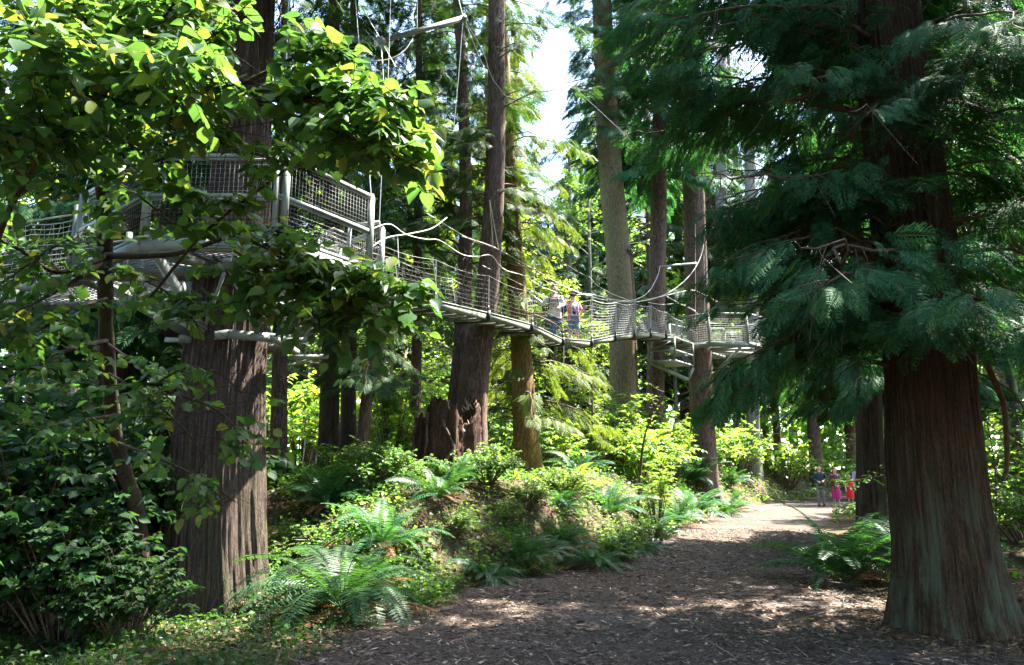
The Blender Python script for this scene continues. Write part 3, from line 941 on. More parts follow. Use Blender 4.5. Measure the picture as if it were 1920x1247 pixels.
A6 = px_axis([(1172, 905, 66), (1171, 860, 57), (1170, 780, 53), (1168, 680, 50), (1165, 560, 48), (1158, 460, 46), (1149, 370, 45), (1142, 280, 43), (1135, 150, 40), (1128, 0, 36)], 24.6, 29, .1)
conifer_thing('mossy_fir', 'tall mossy tan fir trunk rising behind the net of the bridge', 'tree', A6, M['bark_mossy'], M['hemlock'], T_HEM,
              12.9, 28, 135, cone_len(2.8, .7, .3), 66, seg=48, trunk_kw=dict(step=.18, flute=.02, flare=.2, flare_h=.8, ridge=.02), extra=snag, keep=near_keep(boxes=[(1005, 40, 1070, 262)]),
              slen=(.36, .58), gap=0.093, hang=.55, droop=.6, az=lambda rng, f: rng.uniform(0, 6.283) if rng.uniform() < .5 else rng.uniform(3.0, 6.0))
A7 = px_axis([(1322, 885, 46), (1316, 760, 44), (1311, 640, 43), (1306, 520, 42), (1303, 420, 41), (1298, 250, 37), (1292, 0, 33)], 26.5, 28, .1)
conifer_thing('far_platform_fir', 'fir trunk carrying the smaller platform at the far end of the bridge', 'tree', A7, M['bark_fir'], M['hemlock'], T_HEM,
              15.0, 27, 28, cone_len(2.7), 77, seg=28, trunk_kw=dict(step=.3, flute=.03, flare=.2, ridge=.03), slen=(0.31, 0.54), gap=0.124, hang=.45)

# smaller trunks along the shade on the near side of the stump
A8 = px_axis([(617, 885, 40), (618, 760, 36), (620, 640, 33), (622, 480, 30), (624, 300, 26), (626, 100, 22)], 17.5, 22, .08)
conifer_thing('dark_hemlock', 'dark hemlock with reddish trunk and a dense crown above the near end of the bridge', 'tree', A8, M['bark_red'], M['hemlock'], T_HEM,
              5.6, 21.5, 180, cone_len(3.2, .55, .35), 88, seg=24, trunk_kw=dict(step=.3, flute=.05, flare=.15), slen=(0.26, 0.46), gap=0.087, hang=.5, droop=.7)
A9 = px_axis([(653, 885, 32), (653, 760, 28), (655, 600, 26), (660, 300, 20)], 18.6, 17, .06)
conifer_thing('rusty_hemlock', 'rusty brown trunk standing close beside the reddish dark hemlock', 'tree', A9, M['bark_red'], M['hemlock'], T_HEM,
              7.5, 16.5, 50, cone_len(2.4), 99, seg=20, trunk_kw=dict(step=.3), slen=(0.26, 0.46), gap=0.099, hang=.5)
A10 = px_axis([(676, 885, 24), (682, 800, 23), (691, 710, 20), (697, 640, 17), (702, 560, 12)], 14.2, 6.0, .03)
conifer_thing('young_hemlock', 'short leaning young hemlock with drooping dark boughs under the bridge', 'tree', A10, M['bark_fir'], M['hemlock'], T_HEM,
              3.1, 5.9, 36, cone_len(1.55, .8, .3), 110, seg=18, trunk_kw=dict(step=.2, flare=.1), slen=(0.21, 0.37), gap=0.068, hang=.55, droop=.6, wr=.010,
              keep=near_keep(boxes=[(690, 440, 1300, 600)]))
A11 = px_axis([(522, 860, 31), (523, 760, 29), (525, 660, 27), (528, 480, 24), (532, 250, 19)], 15.5, 18, .07)
conifer_thing('shaded_fir', 'straight dark fir trunk seen between the platform cedar and the reddish hemlock', 'tree', A11, M['bark_fir'], M['hemlock'], T_HEM,
              7.5, 17.5, 60, cone_len(2.6), 121, seg=20, trunk_kw=dict(step=.3), slen=(0.26, 0.46), gap=0.105, hang=.5)
A12 = px_axis([(312, 900, 60), (314, 780, 56), (318, 660, 50), (322, 450, 44), (330, 200, 36)], 15, 22, .1)
conifer_thing('hidden_cedar', 'dark cedar half hidden behind the platform cedar and its leaves', 'tree', A12, M['bark_red'], M['hemlock'], T_HEM,
              5.5, 21.5, 90, cone_len(3.4), 132, seg=24, trunk_kw=dict(step=.3, flute=.05), slen=(0.28, 0.48), gap=0.105, hang=.5)
A13 = px_axis([(774, 868, 24), (778, 760, 22), (782, 640, 19), (784, 400, 16), (786, 100, 12)], 18.2, 21, .05)
conifer_thing('bushy_hemlock', 'bushy dark hemlock whose crown fills the space behind the hanging spreader bar', 'tree', A13, M['bark_fir'], M['hemlock'], T_HEM,
              5.8, 20.5, 180, cone_len(2.7, .6, .35), 143, seg=18, trunk_kw=dict(step=.3), slen=(0.26, 0.45), gap=0.087, hang=.5, droop=.7,
              keep=near_keep(boxes=[(1012, 50, 1068, 250)]))
A14 = px_axis([(1634, 960, 50), (1630, 800, 46), (1624, 600, 42), (1615, 350, 36), (1605, 100, 30)], 15, 20, .1)
conifer_thing('shadowed_cedar', 'dark trunk behind the big red cedar, hiding part of the walking group', 'tree', A14, M['bark_red'], M['cedar'], T_CEDAR_LO,
              3.8, 19.5, 115, cone_len(3.5, .5, .35), 154, seg=24, trunk_kw=dict(step=.3, flute=.05, flare=.2), slen=(0.26, 0.45), gap=0.099, hang=.5)
A15 = px_axis([(1228, 880, 32), (1230, 640, 32), (1234, 450, 30), (1238, 200, 26)], 25.8, 26, .1)
conifer_thing('slender_cedar', 'slender cedar with bluish drooping crown between the tan fir and the far platform tree', 'tree', A15, M['bark_fir'], M['cedar'], T_CEDAR_LO,
              12.0, 25, 105, cone_len(3.2, .6, .35), 165, seg=16, trunk_kw=dict(step=.5), slen=(.42, .7), gap=.13, hang=.5, az=lambda rng, f: rng.uniform(0, 6.283) if rng.uniform() < .6 else rng.uniform(3.0, 6.0))
A16 = px_axis([(1412, 800, 24), (1410, 600, 23), (1408, 420, 21), (1404, 150, 17)], 36, 22, .07)
conifer_thing('pale_fir', 'pale grey trunk beyond the far platform, seen through the cedar sprays', 'tree', A16, M['bark_grey'], M['spruce_blue'], T_HEM_LO,
              11, 21.5, 32, cone_len(2.2), 176, seg=16, trunk_kw=dict(step=.5), slen=(0.37, 0.61), gap=0.149, hang=.45)
A17 = px_axis([(1352, 830, 26), (1352, 600, 24), (1352, 400, 22), (1352, 100, 18)], 38, 22, .07)
conifer_thing('ash_fir', 'ash grey trunk rising behind the rails of the far platform', 'tree', A17, M['bark_grey'], M['spruce_blue'], T_HEM_LO,
              11, 21.5, 30, cone_len(2.2), 187, seg=16, trunk_kw=dict(step=.5), slen=(0.37, 0.61), gap=0.149, hang=.45)
A18 = px_axis([(1060, 860, 24), (1062, 700, 22), (1064, 520, 18), (1066, 380, 12)], 34, 17.5, .03)
conifer_thing('blue_spruce', 'pale bluish spruce with lacy branches standing under the patch of open sky', 'tree', A18, M['bark_grey'], M['spruce_blue'], T_HEM_LO,
              4.5, 17.3, 110, cone_len(3.4, .9, .15), 198, seg=14, trunk_kw=dict(step=.5), slen=(0.34, 0.58), gap=0.136, hang=.35)

# ---- the stump
t = thing('tree_stump', 'broken rotten brown stump with a jagged pale top against the curved hemlock', 'stump', (*at(838, 880, 15.1)[:2], float(h(at(838, 880, 15.1)[0], 13.7))))
O = np.array(t.location)
rng = np.random.default_rng(5)
seg = 72; th = np.arange(seg) * 2 * math.pi / seg
topz = 1.55 + .16 * np.sin(th + 2.2) + .10 * np.sin(3 * th + 1) + rng.normal(0, .035, seg) - .45 * np.exp(-((np.angle(np.exp(1j * (th - 5.6)))) / .55) ** 2)
rows = []
for u in np.linspace(0, 1, 22):
    r = (.64 + .12 * math.exp(-u * 5)) * (1 + .10 * np.cos(4 * th + .5) + .06 * np.cos(7 * th + 2) + .035 * np.cos(17 * th + 3 * u) + rng.normal(0, .02, seg)) * (1 - .10 * u)
    rows.append(np.stack([r * np.cos(th), r * np.sin(th) * .9, -.25 + (topz + .25) * u], 1))
for u in np.linspace(0, 1, 8)[1:]:
    r = (.57 - .14 * u) * (1 + .10 * np.cos(4 * th + .5) + rng.normal(0, .03, seg)) * .9
    rows.append(np.stack([r * np.cos(th), r * np.sin(th) * .9, topz * (1 - .45 * u) - .02], 1))
V = np.array(rows); n = len(V)
i = np.arange(n - 1)[:, None]; j = np.arange(seg)[None]; j2 = (j + 1) % seg
mb = MB(); mb.add(V.reshape(-1, 3), np.stack([i * seg + j, i * seg + j2, (i + 1) * seg + j2, (i + 1) * seg + j], -1).reshape(-1, 4)); mb.add(V[-1], np.arange(seg)[None])
mb.build('shell', M['rot'], t, True)
mb = MB()
for k in range(60):
    a = rng.uniform(0, 6.28); r = rng.uniform(.4, .55); q = int(a / 6.2832 * seg) % seg
    p = np.array([math.cos(a) * r, math.sin(a) * r * .9, topz[q] - .15])
    tube(mb, [p, p + (rng.normal(0, .05), rng.normal(0, .05), rng.uniform(.08, .2))], [.03, .005], 4)
mb.build('splinters', M['rotpale'], t)
mb = MB()
for a0, a1, z0 in ((4.2, 3.9, 1.5), (4.7, 5.2, 1.35), (5.1, 4.5, 1.2), (3.5, 3.2, 1.3), (5.6, 5.3, .8)):
    f = np.linspace(0, 1, 14); a = a0 + (a1 - a0) * f + .08 * np.sin(f * 9 + a0); zz = z0 * (1 - f) - .1
    rr = .68 * (1 + .10 * np.cos(4 * a + .5) + .06 * np.cos(7 * a + 2)) * (1 - .06 * zz) + .12 * np.exp(-zz * 3)
    tube(mb, np.stack([rr * np.cos(a), rr * .9 * np.sin(a), zz], 1), np.linspace(.035, .02, 14) * (1 + .2 * np.sin(f * 20)), 7)
mb.build('roots', M['bark_fir'], t, True)
# ------------------------------------------------------------------ treehouse platform round the cedar
ZD = 4.26                                               # deck height
PC = np.array([-3.55, 10.05, 0.0])
POLY = np.array([(-4.32, 8.30), (-2.74, 8.30), (-1.93, 9.62), (-2.02, 11.0), (-2.9, 11.9), (-4.5, 11.9), (-5.72, 11.0), (-5.88, 9.62)])
plat = thing('treehouse_platform', 'pale metal treehouse platform with wire railings bracketed round the thick cedar trunk', 'platform', (PC[0], PC[1], ZD))
PO = np.array(plat.location)
V3 = lambda p, z: np.array([p[0], p[1], z], float)


def poly_inside(poly, x, y):
    n = len(poly); c = np.zeros(len(x), bool); j = n - 1
    for i in range(n):
        xi, yi = poly[i]; xj, yj = poly[j]
        c ^= ((yi > y) != (yj > y)) & (x < (xj - xi) * (y - yi) / (yj - yi + 1e-12) + xi)
        j = i
    return c


def grating(mb, poly, z, pitch=.085, bw=.013, th=.008, hole=None, slope=None, ang=0.0):
    """Diamond (expanded metal) deck: crossing slanted strands clipped to a polygon."""
    poly = np.asarray(poly, float); c = poly.mean(0); rad = np.abs(poly - c).max() * 1.6
    for sg in (-1, 1):
        a = ang + sg * R(28); d = np.array([math.cos(a), math.sin(a)]); nn = np.array([-d[1], d[0]])
        k = np.arange(-int(rad / pitch * 1.1), int(rad / pitch * 1.1) + 1)
        s = np.linspace(-rad, rad, 260)
        for kk in k:
            pts = c + nn * kk * pitch * .9 + d * s[:, None]
            ins = poly_inside(poly, pts[:, 0], pts[:, 1])
            if hole is not None: ins &= np.hypot(pts[:, 0] - hole[0], pts[:, 1] - hole[1]) > hole[2]
            idx = np.flatnonzero(ins)
            if len(idx) < 2: continue
            br = np.flatnonzero(np.diff(idx) > 1)
            for st, en in zip(np.r_[0, br + 1], np.r_[br, len(idx) - 1]):
                p, q = pts[idx[st]], pts[idx[en]]
                if idx[st] == idx[en]: continue
                zz = (lambda r: z if slope is None else slope(r))
                beam(mb, V3(p, zz(p) + sg * .0012), V3(q, zz(q) + sg * .0012), bw, th)


mb = MB(); grating(mb, POLY * .985 + PC[:2] * .015, ZD, hole=(-3.52, 9.62, .62))
mb.build('deck_grating', M['grating'], plat, False, PO)
mb = MB()
for k in range(8):
    a, b = POLY[k], POLY[(k + 1) % 8]
    beam(mb, V3(a, ZD - .06), V3(b, ZD - .06), .06, .15)
    beam(mb, V3(a, ZD + .045), V3(b, ZD + .045), .05, .05)
mb.build('edge_beam', M['metal'], plat, False, PO)
mb = MB()
TC = np.array([-3.52, 9.62])
for p in (POLY[0], POLY[1], POLY[2], POLY[3], POLY[6], POLY[7], POLY[4], POLY[5]):
    d = nrm(p - TC); beam(mb, V3(TC + d * .66, ZD - .085), V3(p - d * .04, ZD - .085), .07, .11)
beam(mb, V3((-5.3, 9.3), ZD - .10), V3((-2.2, 9.3 + .05), ZD - .10), .05, .08); beam(mb, V3((-5.4, 10.6), ZD - .10), V3((-2.1, 10.6), ZD - .10), .05, .08)
for k in range(24):
    a0, a1 = k * 2 * math.pi / 24, (k + 1) * 2 * math.pi / 24
    beam(mb, V3(TC + .64 * np.array([math.cos(a0), math.sin(a0)]), ZD - .07), V3(TC + .64 * np.array([math.cos(a1), math.sin(a1)]), ZD - .07), .03, .12)
mb.build('joists', M['metal'], plat, False, PO)
# railing: posts, rails and wire infill, open where the two bridges leave
SIDES = [(0, 1), (1, 2), (7, 0), (6, 7), (4, 5), (5, 6), (3, 4)]
for k in range(8):
    mb = MB(); p = POLY[k]
    if k == 1:
        beam(mb, V3(p - (.05, 0), ZD - .05), V3(p - (.05, 0), ZD + 1.08), .055, .055); beam(mb, V3(p + (.05, .04), ZD - .05), V3(p + (.05, .04), ZD + 1.08), .075, .055)
    else:
        beam(mb, V3(p, ZD - .05), V3(p, ZD + 1.08), .07, .05)
        beam(mb, V3(p + (.02, .035), ZD - .05), V3(p + (.02, .035), ZD + 1.06), .04, .06)
    beam(mb, V3(p, ZD + .02), V3(p, ZD + .032), .16, .14)
    mb.build('post', M['metal'], plat, False, PO)
for a, b in SIDES:
    if (a, b) == (6, 7): continue
    pa, pb = POLY[a], POLY[b]
    for hz in (1.05, .55):
        mb = MB(); beam(mb, V3(pa, ZD + hz), V3(pb, ZD + hz), .045, .05); beam(mb, V3(pa, ZD + hz - .042), V3(pb, ZD + hz - .042), .028, .02)
        mb.build('rail', M['metal'], plat, False, PO)
    mb = MB(); L = np.linalg.norm(pb - pa); n = int(L / .055)
    for q in range(1, n):
        p = pa + (pb - pa) * q / n; beam(mb, V3(p, ZD + .07), V3(p, ZD + 1.02), 0.0022, 0.0022, (1, 0, 0))
    for hz in np.arange(.12, 1.02, .055):
        beam(mb, V3(pa, ZD + hz), V3(pb, ZD + hz), 0.0022, 0.0022)
    mb.build('wire_mesh', M['wire'], plat, False, PO)
# collar round the trunk and the struts that carry the deck
ZC = 3.28
mb = MB()
for k in range(6):
    a0, a1 = R(30 + 60 * k), R(90 + 60 * k)
    q0 = TC + .60 * np.array([math.cos(a0), math.sin(a0)]); q1 = TC + .60 * np.array([math.cos(a1), math.sin(a1)])
    beam(mb, V3(q0, ZC), V3(q1, ZC), .05, .11)
for sx in (-1, 1):
    for y in (9.28, 9.92):
        beam(mb, V3((TC[0] + sx * .50, y), ZC - .035 - (.12 if y > 9.5 else 0)), V3((TC[0] + sx * .98, y + .2), ZC + .01 - (.12 if y > 9.5 else 0)), .055, .06)
for sx in (-1, 1):
    beam(mb, V3((TC[0] + sx * .56, 8.98), ZC - .05), V3((TC[0] + sx * .54, 10.3), ZC - .05), .06, .07)
mb.build('collar', M['metal'], plat, False, PO)
for k, p in enumerate(POLY):
    d = nrm(p - TC); q = V3(TC + d * .64, ZC + .04)
    mb = MB(); e = V3(TC + d * (np.linalg.norm(p - TC) * .86), ZD - .16)
    beam(mb, q, e, .055, .11)
    mb.build('strut', M['metal'], plat, False, PO)
mb = MB()
for k in range(8):
    p, p2 = POLY[k], POLY[(k + 1) % 8]
    d, d2 = nrm(p - TC), nrm(p2 - TC); m = nrm((d + d2) / 2)
    beam(mb, V3(TC + d * .65, ZC + .03), V3(TC + m * .78, ZD - .14), .032, .032); beam(mb, V3(TC + d2 * .65, ZC + .03), V3(TC + m * .78, ZD - .14), .032, .032)
for p in (POLY[1], POLY[2], POLY[7], POLY[6]):
    d = nrm(p - TC)
    for s in (-.13, .13):
        dd = nrm(d + s * np.array([-d[1], d[0]])); beam(mb, V3(TC + d * .72, ZC + .05), V3(TC + dd * .95, ZD - .13), .035, .035)
mb.build('lattice', M['metal'], plat, False, PO)
for x in (-5.45, -5.36, -5.02):
    mb = MB()
    p = np.array([x, 9.58 - (x + 5.9) * -.02]); loft(mb, [(V3((x, 8.98 + (-5.0 - x) * -.9), ZD - .06), .022, .022, (1, 0, 0), (0, 0, 1)), (V3((x, 8.95 + (-5.0 - x) * -.9), ZD - .06), .022, .022, (1, 0, 0), (0, 0, 1))], 10)
    mb.build('bolt', M['black'], plat, False, PO)
# suspension cables of the platform, going up into the crown of the cedar
for k in (0, 1, 2, 7):
    p = POLY[k]; mb = MB(); tube(mb, [V3(p, ZD + 1.05), V3(TC + (p - TC) * .12 + (.03, .05), 17.5)], .007, 4)
    mb.build('stay_cable', M['cable'], plat, False, PO)


# ------------------------------------------------------------------ nets and ropes
def net(mb, bot, top, rows=13, per=6, r=.0042, sag=.05, nv=None):
    """Net between two polylines (same number of stations): horizontal cords that sag between stations, and slanting cords."""
    bot = np.asarray(bot, float); top = np.asarray(top, float); m = len(bot)
    s = np.linspace(0, m - 1, (m - 1) * per + 1)
    B = np.stack([np.interp(s, np.arange(m), bot[:, c]) for c in range(3)], 1); T = np.stack([np.interp(s, np.arange(m), top[:, c]) for c in range(3)], 1)
    bow = (np.abs(np.sin(math.pi * s)))
    for k in range(rows + 1):
        f = k / rows
        C = B * (1 - f) + T * f; C[:, 2] -= sag * bow * (.25 + .75 * f)
        tube(mb, C, r * (1.7 if k == rows else 1), 3 if k < rows else 5, cap=False)
    nc = (len(s) - 1) * 2
    for k in range(nc + 1):
        ss = k / 2; sg = 1 if k % 2 else -1
        f = np.linspace(0, 1, 4)
        q = np.clip(ss + sg * .35 * np.sin(f * 9), 0, len(s) - 1)
        b = np.stack([np.interp(q, np.arange(len(s)), B[:, c]) for c in range(3)], 1); t_ = np.stack([np.interp(q, np.arange(len(s)), T[:, c]) for c in range(3)], 1)
        C = b * (1 - f)[:, None] + t_ * f[:, None]; bw = np.interp(q, np.arange(len(s)), bow); C[:, 2] -= sag * bw * (.25 + .75 * f)
        tube(mb, C, r * .55, 3, cap=False)


DECK = [(690, 543, 10.6), (812, 570, 12.4), (912, 592, 14.4), (994, 613, 16.5), (1053, 640, 18.6), (1107, 643, 20.0), (1152, 633, 21.2), (1187, 628, 22.3), (1218, 627, 23.4), (1247, 630, 24.4), (1276, 637, 25.3), (1305, 648, 26.1)]
NEAR = np.array([at(*p) for p in DECK])
Tg = nrm(np.gradient(NEAR, axis=0) * (1, 1, 0)); LAT = np.stack([-Tg[:, 1], Tg[:, 0], np.zeros(len(Tg))], 1)
WID = 0.62
FAR = NEAR + LAT * WID
bridge = thing('suspension_bridge', 'narrow sagging rope bridge with olive beams and white nets strung between the two tree platforms', 'bridge', NEAR[0] + LAT[0] * WID / 2)
BO = np.array(bridge.location)
for k in range(len(NEAR) - 1):
    a, b, c, d = NEAR[k], NEAR[k + 1], FAR[k], FAR[k + 1]
    g = nrm(b - a) * .025
    mb = MB()
    hb = .135
    for p, q in ((a + g, b - g), (c + g, d - g)):
        beam(mb, p - (0, 0, .01), q - (0, 0, .01), .05, hb)
        beam(mb, p + (0, 0, hb / 2 - .004), q + (0, 0, hb / 2 - .004), .075, .018)
    mb.build('side_beam', M['beam'], bridge, False, BO)
    mb = MB(); e = LAT[k] * .03; e2 = LAT[k + 1] * .03
    n = 9
    for q in range(n):
        f0 = (q + .08) / n; f1 = (q + .92) / n
        beam(mb, (a + e) * (1 - (f0 + f1) / 2) + (c - e) * (f0 + f1) / 2 + g - (0, 0, .045), (b + e2) * (1 - (f0 + f1) / 2) + (d - e2) * (f0 + f1) / 2 - g - (0, 0, .045), WID / n * .80, .025)
    for q in range(5):
        f = (q + .5) / 5; beam(mb, a * (1 - f) + b * f + LAT[k] * .03 - (0, 0, .075), c * (1 - f) + d * f - LAT[k] * .03 - (0, 0, .075), .035, .03)
    mb.build('deck_panel', M['grating'], bridge, False, BO)
for k in range(1, len(NEAR) - 1):
    mb = MB(); a, c = NEAR[k], FAR[k]
    for p in (a - LAT[k] * .045, c + LAT[k] * .045):
        beam(mb, p - (0, 0, .11), p + (0, 0, .10), .075, .05, Tg[k]); beam(mb, p + (0, 0, .08), p + (0, 0, .20), .03, .03, Tg[k])
    beam(mb, a - LAT[k] * .05 - (0, 0, .11), c + LAT[k] * .05 - (0, 0, .11), .07, .035)
    mb.build('clamp', M['black'], bridge, False, BO)


def rope(name, pts, r, matl, parent, o, n=40, seg=5):
    mb = MB(); tube(mb, spline([p if len(p) == 3 and isinstance(p, np.ndarray) else at(*p) for p in pts], n), r, seg)
    return mb.build(name, matl, parent, True, o)


NT = [(690, 452, 10.6), (812, 488, 12.4), (912, 518, 14.4), (994, 548, 16.5), (1053, 560, 18.6), (1107, 563, 20.0), (1152, 568, 21.2), (1187, 570, 22.3), (1218, 574, 23.4), (1247, 586, 24.4), (1276, 603, 25.3), (1305, 625, 26.1)]
NTOP = np.array([at(*p) for p in NT])
FT = NTOP + LAT * WID * 1.25 + (0, 0, .02)
FT[0] = at(612, 436, 11.0); FT[1][2] += .1
mb = MB(); net(mb, (NEAR + (0, 0, .08))[:6], (NTOP - LAT * .06)[:6], 8, 5, .0013, .06); net(mb, (NEAR + (0, 0, .08))[5:], (NTOP - LAT * .06)[5:], 13, 5, .0045, .06)
mb.build('side_net', M['net'], bridge, False, BO)
mb = MB(); net(mb, (FAR + (0, 0, .08))[:6], FT[:6], 9, 5, .0019, .06); net(mb, (FAR + (0, 0, .08))[5:], FT[5:], 13, 5, .0036, .06)
mb.build('side_net', M['net'], bridge, False, BO)
mb = MB()
CORDS = [(NEAR[k] - LAT[k] * .05 + (0, 0, .1), NTOP[k] - LAT[k] * .06) for k in range(len(NEAR))] + [(FAR[k] + LAT[k] * .05 + (0, 0, .1), FT[k]) for k in range(len(NEAR))] + [(NTOP[k], NEAR[k] + LAT[k] * .3 + Tg[k] * .8) for k in (1, 3, 5, 6, 8)]
for a, b in CORDS:
    mb = MB(); tube(mb, [a, b], .005, 4)
    mb.build('net_cord', M['cable'], bridge, False, BO)
# hand ropes, upper main ropes
rope('hand_rope', [(690, 432, 10.6), (730, 420, 11.2), (762, 440, 11.8), (800, 449, 12.5), (825, 451, 13), (866, 477, 13.8), (895, 481, 14.2), (921, 479, 14.6), (945, 505, 15.2), (985, 518, 16.2), (1010, 535, 17.5), (1045, 549, 18.6)], .009, M['rope'], bridge, BO)
rope('hand_rope', [(690, 468, 10.5), (725, 446, 11.0), (770, 438, 11.6), (810, 428, 12.2), (838, 408, 12.8)], .010, M['rope'], bridge, BO)
rope('main_rope', [(866, 443, 14.2), (924, 463, 15.2), (960, 482, 16.5), (1010, 510, 18), (1060, 538, 19.6), (1110, 557, 21), (1150, 565, 21.9), (1187, 566, 22.6), (1220, 562, 23.2), (1255, 548, 24), (1285, 525, 24.8), (1305, 500, 25.3), (1317, 470, 25.7), (1324, 420, 26)], .014, M['rope'], bridge, BO, 60)
rope('main_rope', [(1060, 556, 20), (1107, 552, 20.6), (1150, 562, 21.6), (1187, 563, 22.5), (1215, 548, 23.2), (1232, 520, 23.8), (1238, 498, 24.2)], .012, M['rope'], bridge, BO)
rope('main_rope', [(1104, 518, 21.2), (1120, 535, 21.4), (1145, 550, 21.8), (1160, 556, 22), (1187, 566, 22.5)], .012, M['rope'], bridge, BO)
rope('guy_rope', [(1187, 568, 22.5), (1240, 556, 23.6), (1275, 548, 24.6), (1303, 545, 25.2), (1345, 566, 26)], .012, M['rope'], bridge, BO)
rope('guy_rope', [(1250, 556, 24), (1280, 572, 24.8), (1303, 584, 25.6), (1322, 603, 26.1), (1345, 607, 26.3)], .013, M['rope'], bridge, BO)
rope('guy_rope', [(1215, 567, 23.2), (1240, 571, 23.8), (1275, 570, 24.6), (1304, 583, 25.4)], .010, M['rope'], bridge, BO)
rope('guy_rope', [(800, 400, 13.5), (880, 448, 15.0), (960, 486, 17), (1050, 545, 19.5)], .009, M['rope'], bridge, BO)
rope('guy_rope', [(905, 498, 15), (960, 525, 16.8), (1020, 555, 18.6), (1053, 566, 19.2)], .009, M['rope'], bridge, BO)
mb = MB()
for (a, b) in (((918, 375, 14.4), (925, 466, 15.2)), ((918, 375, 14.4), (935, 468, 15.4)), ((712, 418, 11), (716, 480, 11)), ((745, 440, 11.6), (748, 500, 11.6)), ((1000, 470, 17), (1002, 545, 17)),
               ((975, 410, 16), (1005, 500, 17.2)), ((1304, 420, 25), (1304, 610, 25.6)), ((1319, 440, 25.8), (1322, 600, 26)), ((1057, 645, 18.6), (1057, 712, 18.7))):
    mb = MB(); tube(mb, [at(*a), at(*b)], .008, 4)
    mb.build('hanger_cable', M['cable'], bridge, False, BO)
mb = MB(); beam(mb, at(1238, 500, 24.2), at(1306, 493, 25.2), .05, .06)
mb.build('spreader', M['steel'], bridge, False, BO)
mb = MB()
for p in ((1187, 567, 22.4), (1104, 556, 20.6), (1143, 564, 21.4)):
    mb = MB(); c = at(*p); beam(mb, c - (.09, 0, .03), c + (.09, 0, .03), .05, .06)
    mb.build('rope_clamp', M['steel'], bridge, False, BO)
# gate frame where the bridge meets the platform
mb = MB(); a = at(652, 470, 11.1); beam(mb, at(652, 480, 11.1), at(656, 425, 11.1), .06, .05); beam(mb, at(654, 424, 11.1), at(712, 417, 11.0), .05, .05)
beam(mb, at(596, 470, 11.3), at(596, 448, 11.3), .05, .05); beam(mb, at(590, 450, 11.3), at(626, 428, 11.0), .03, .03); beam(mb, at(626, 428, 11.0), at(652, 440, 11.1), .02, .02)
mb.build('entry_frame', M['steel'], bridge, False, BO)
mb = MB(); net(mb, [at(596, 500, 11.3), at(624, 500, 11.1), at(652, 500, 11.1)], [at(594, 450, 11.3), at(626, 428, 11.0), at(652, 440, 11.1)], 9, 5, .0045, .0)
mb.build('entry_net', M['net'], bridge, False, BO)

# hanging spreader bar with its rope loop
p0, p1 = at(716, 77, 11.6), at(869, 34, 12.2)
bar = thing('spreader_bar', 'pale metal spreader bar hung slantwise from cables among the hemlocks', 'spreader bar', (p0 + p1) / 2)
o = np.array(bar.location)
mb = MB(); beam(mb, p0, p1, .06, .075); beam(mb, p0 + (0, 0, .03), p1 + (0, 0, .03), .08, .012)
mb.build('bar', M['metal'], bar, False, o)
for pts in ([(716, 77, 11.6), (684, 20, 11.6), (672, -30, 11.6)], [(869, 34, 12.2), (850, -40, 12.2)], [(782, 58, 11.9), (783, -40, 11.9)], [(869, 34, 12.2), (905, 95, 12.8), (925, 150, 13.2), (975, 210, 14)],
            [(872, 40, 12.2), (900, 110, 12.6), (912, 135, 12.8)], [(868, 38, 12.2), (860, 140, 12.2), (850, 248, 12.2)], [(733, -20, 11.2), (727, 160, 11.0), (719, 260, 10.9), (711, 420, 10.8)], [(714, 80, 11.6), (718, 130, 11.4), (722, 250, 11.2)],
            [(716, 80, 11.6), (728, 100, 11.5), (742, 125, 11.4)]):
    mb = MB(); tube(mb, spline([at(*p) for p in pts], 10), .005, 4)
    mb.build('cable', M['cable'], bar, False, o)
for p in (p0, p1):
    mb = MB(); beam(mb, p - (.045, 0, .03), p + (.045, 0, .03), .09, .11); mb.build('end_fitting', M['steel'], bar, False, o)
hang = thing('rope_loop', 'slack white rope sagging in a loop under the spreader bar', 'rope', at(700, 112, 11.4))
rope('rope', [(596, 66, 11.2), (618, 84, 11.2), (645, 101, 11.3), (680, 113, 11.4), (718, 113, 11.5), (742, 106, 11.5), (760, 93, 11.6), (774, 72, 11.7)], .009, M['rope'], hang, np.array(hang.location))
ln = thing('guy_line', 'steel guy line slanting down through the sky gap towards the far platform', 'cable', at(1080, 165, 20))
mb = MB(); tube(mb, [at(1040, 130, 19), at(1172, 252, 22)], .011, 4); tube(mb, [at(1172, 252, 22), at(1235, 320, 24)], .009, 4); mb.build('cable', M['cable'], ln, False, np.array(ln.location))

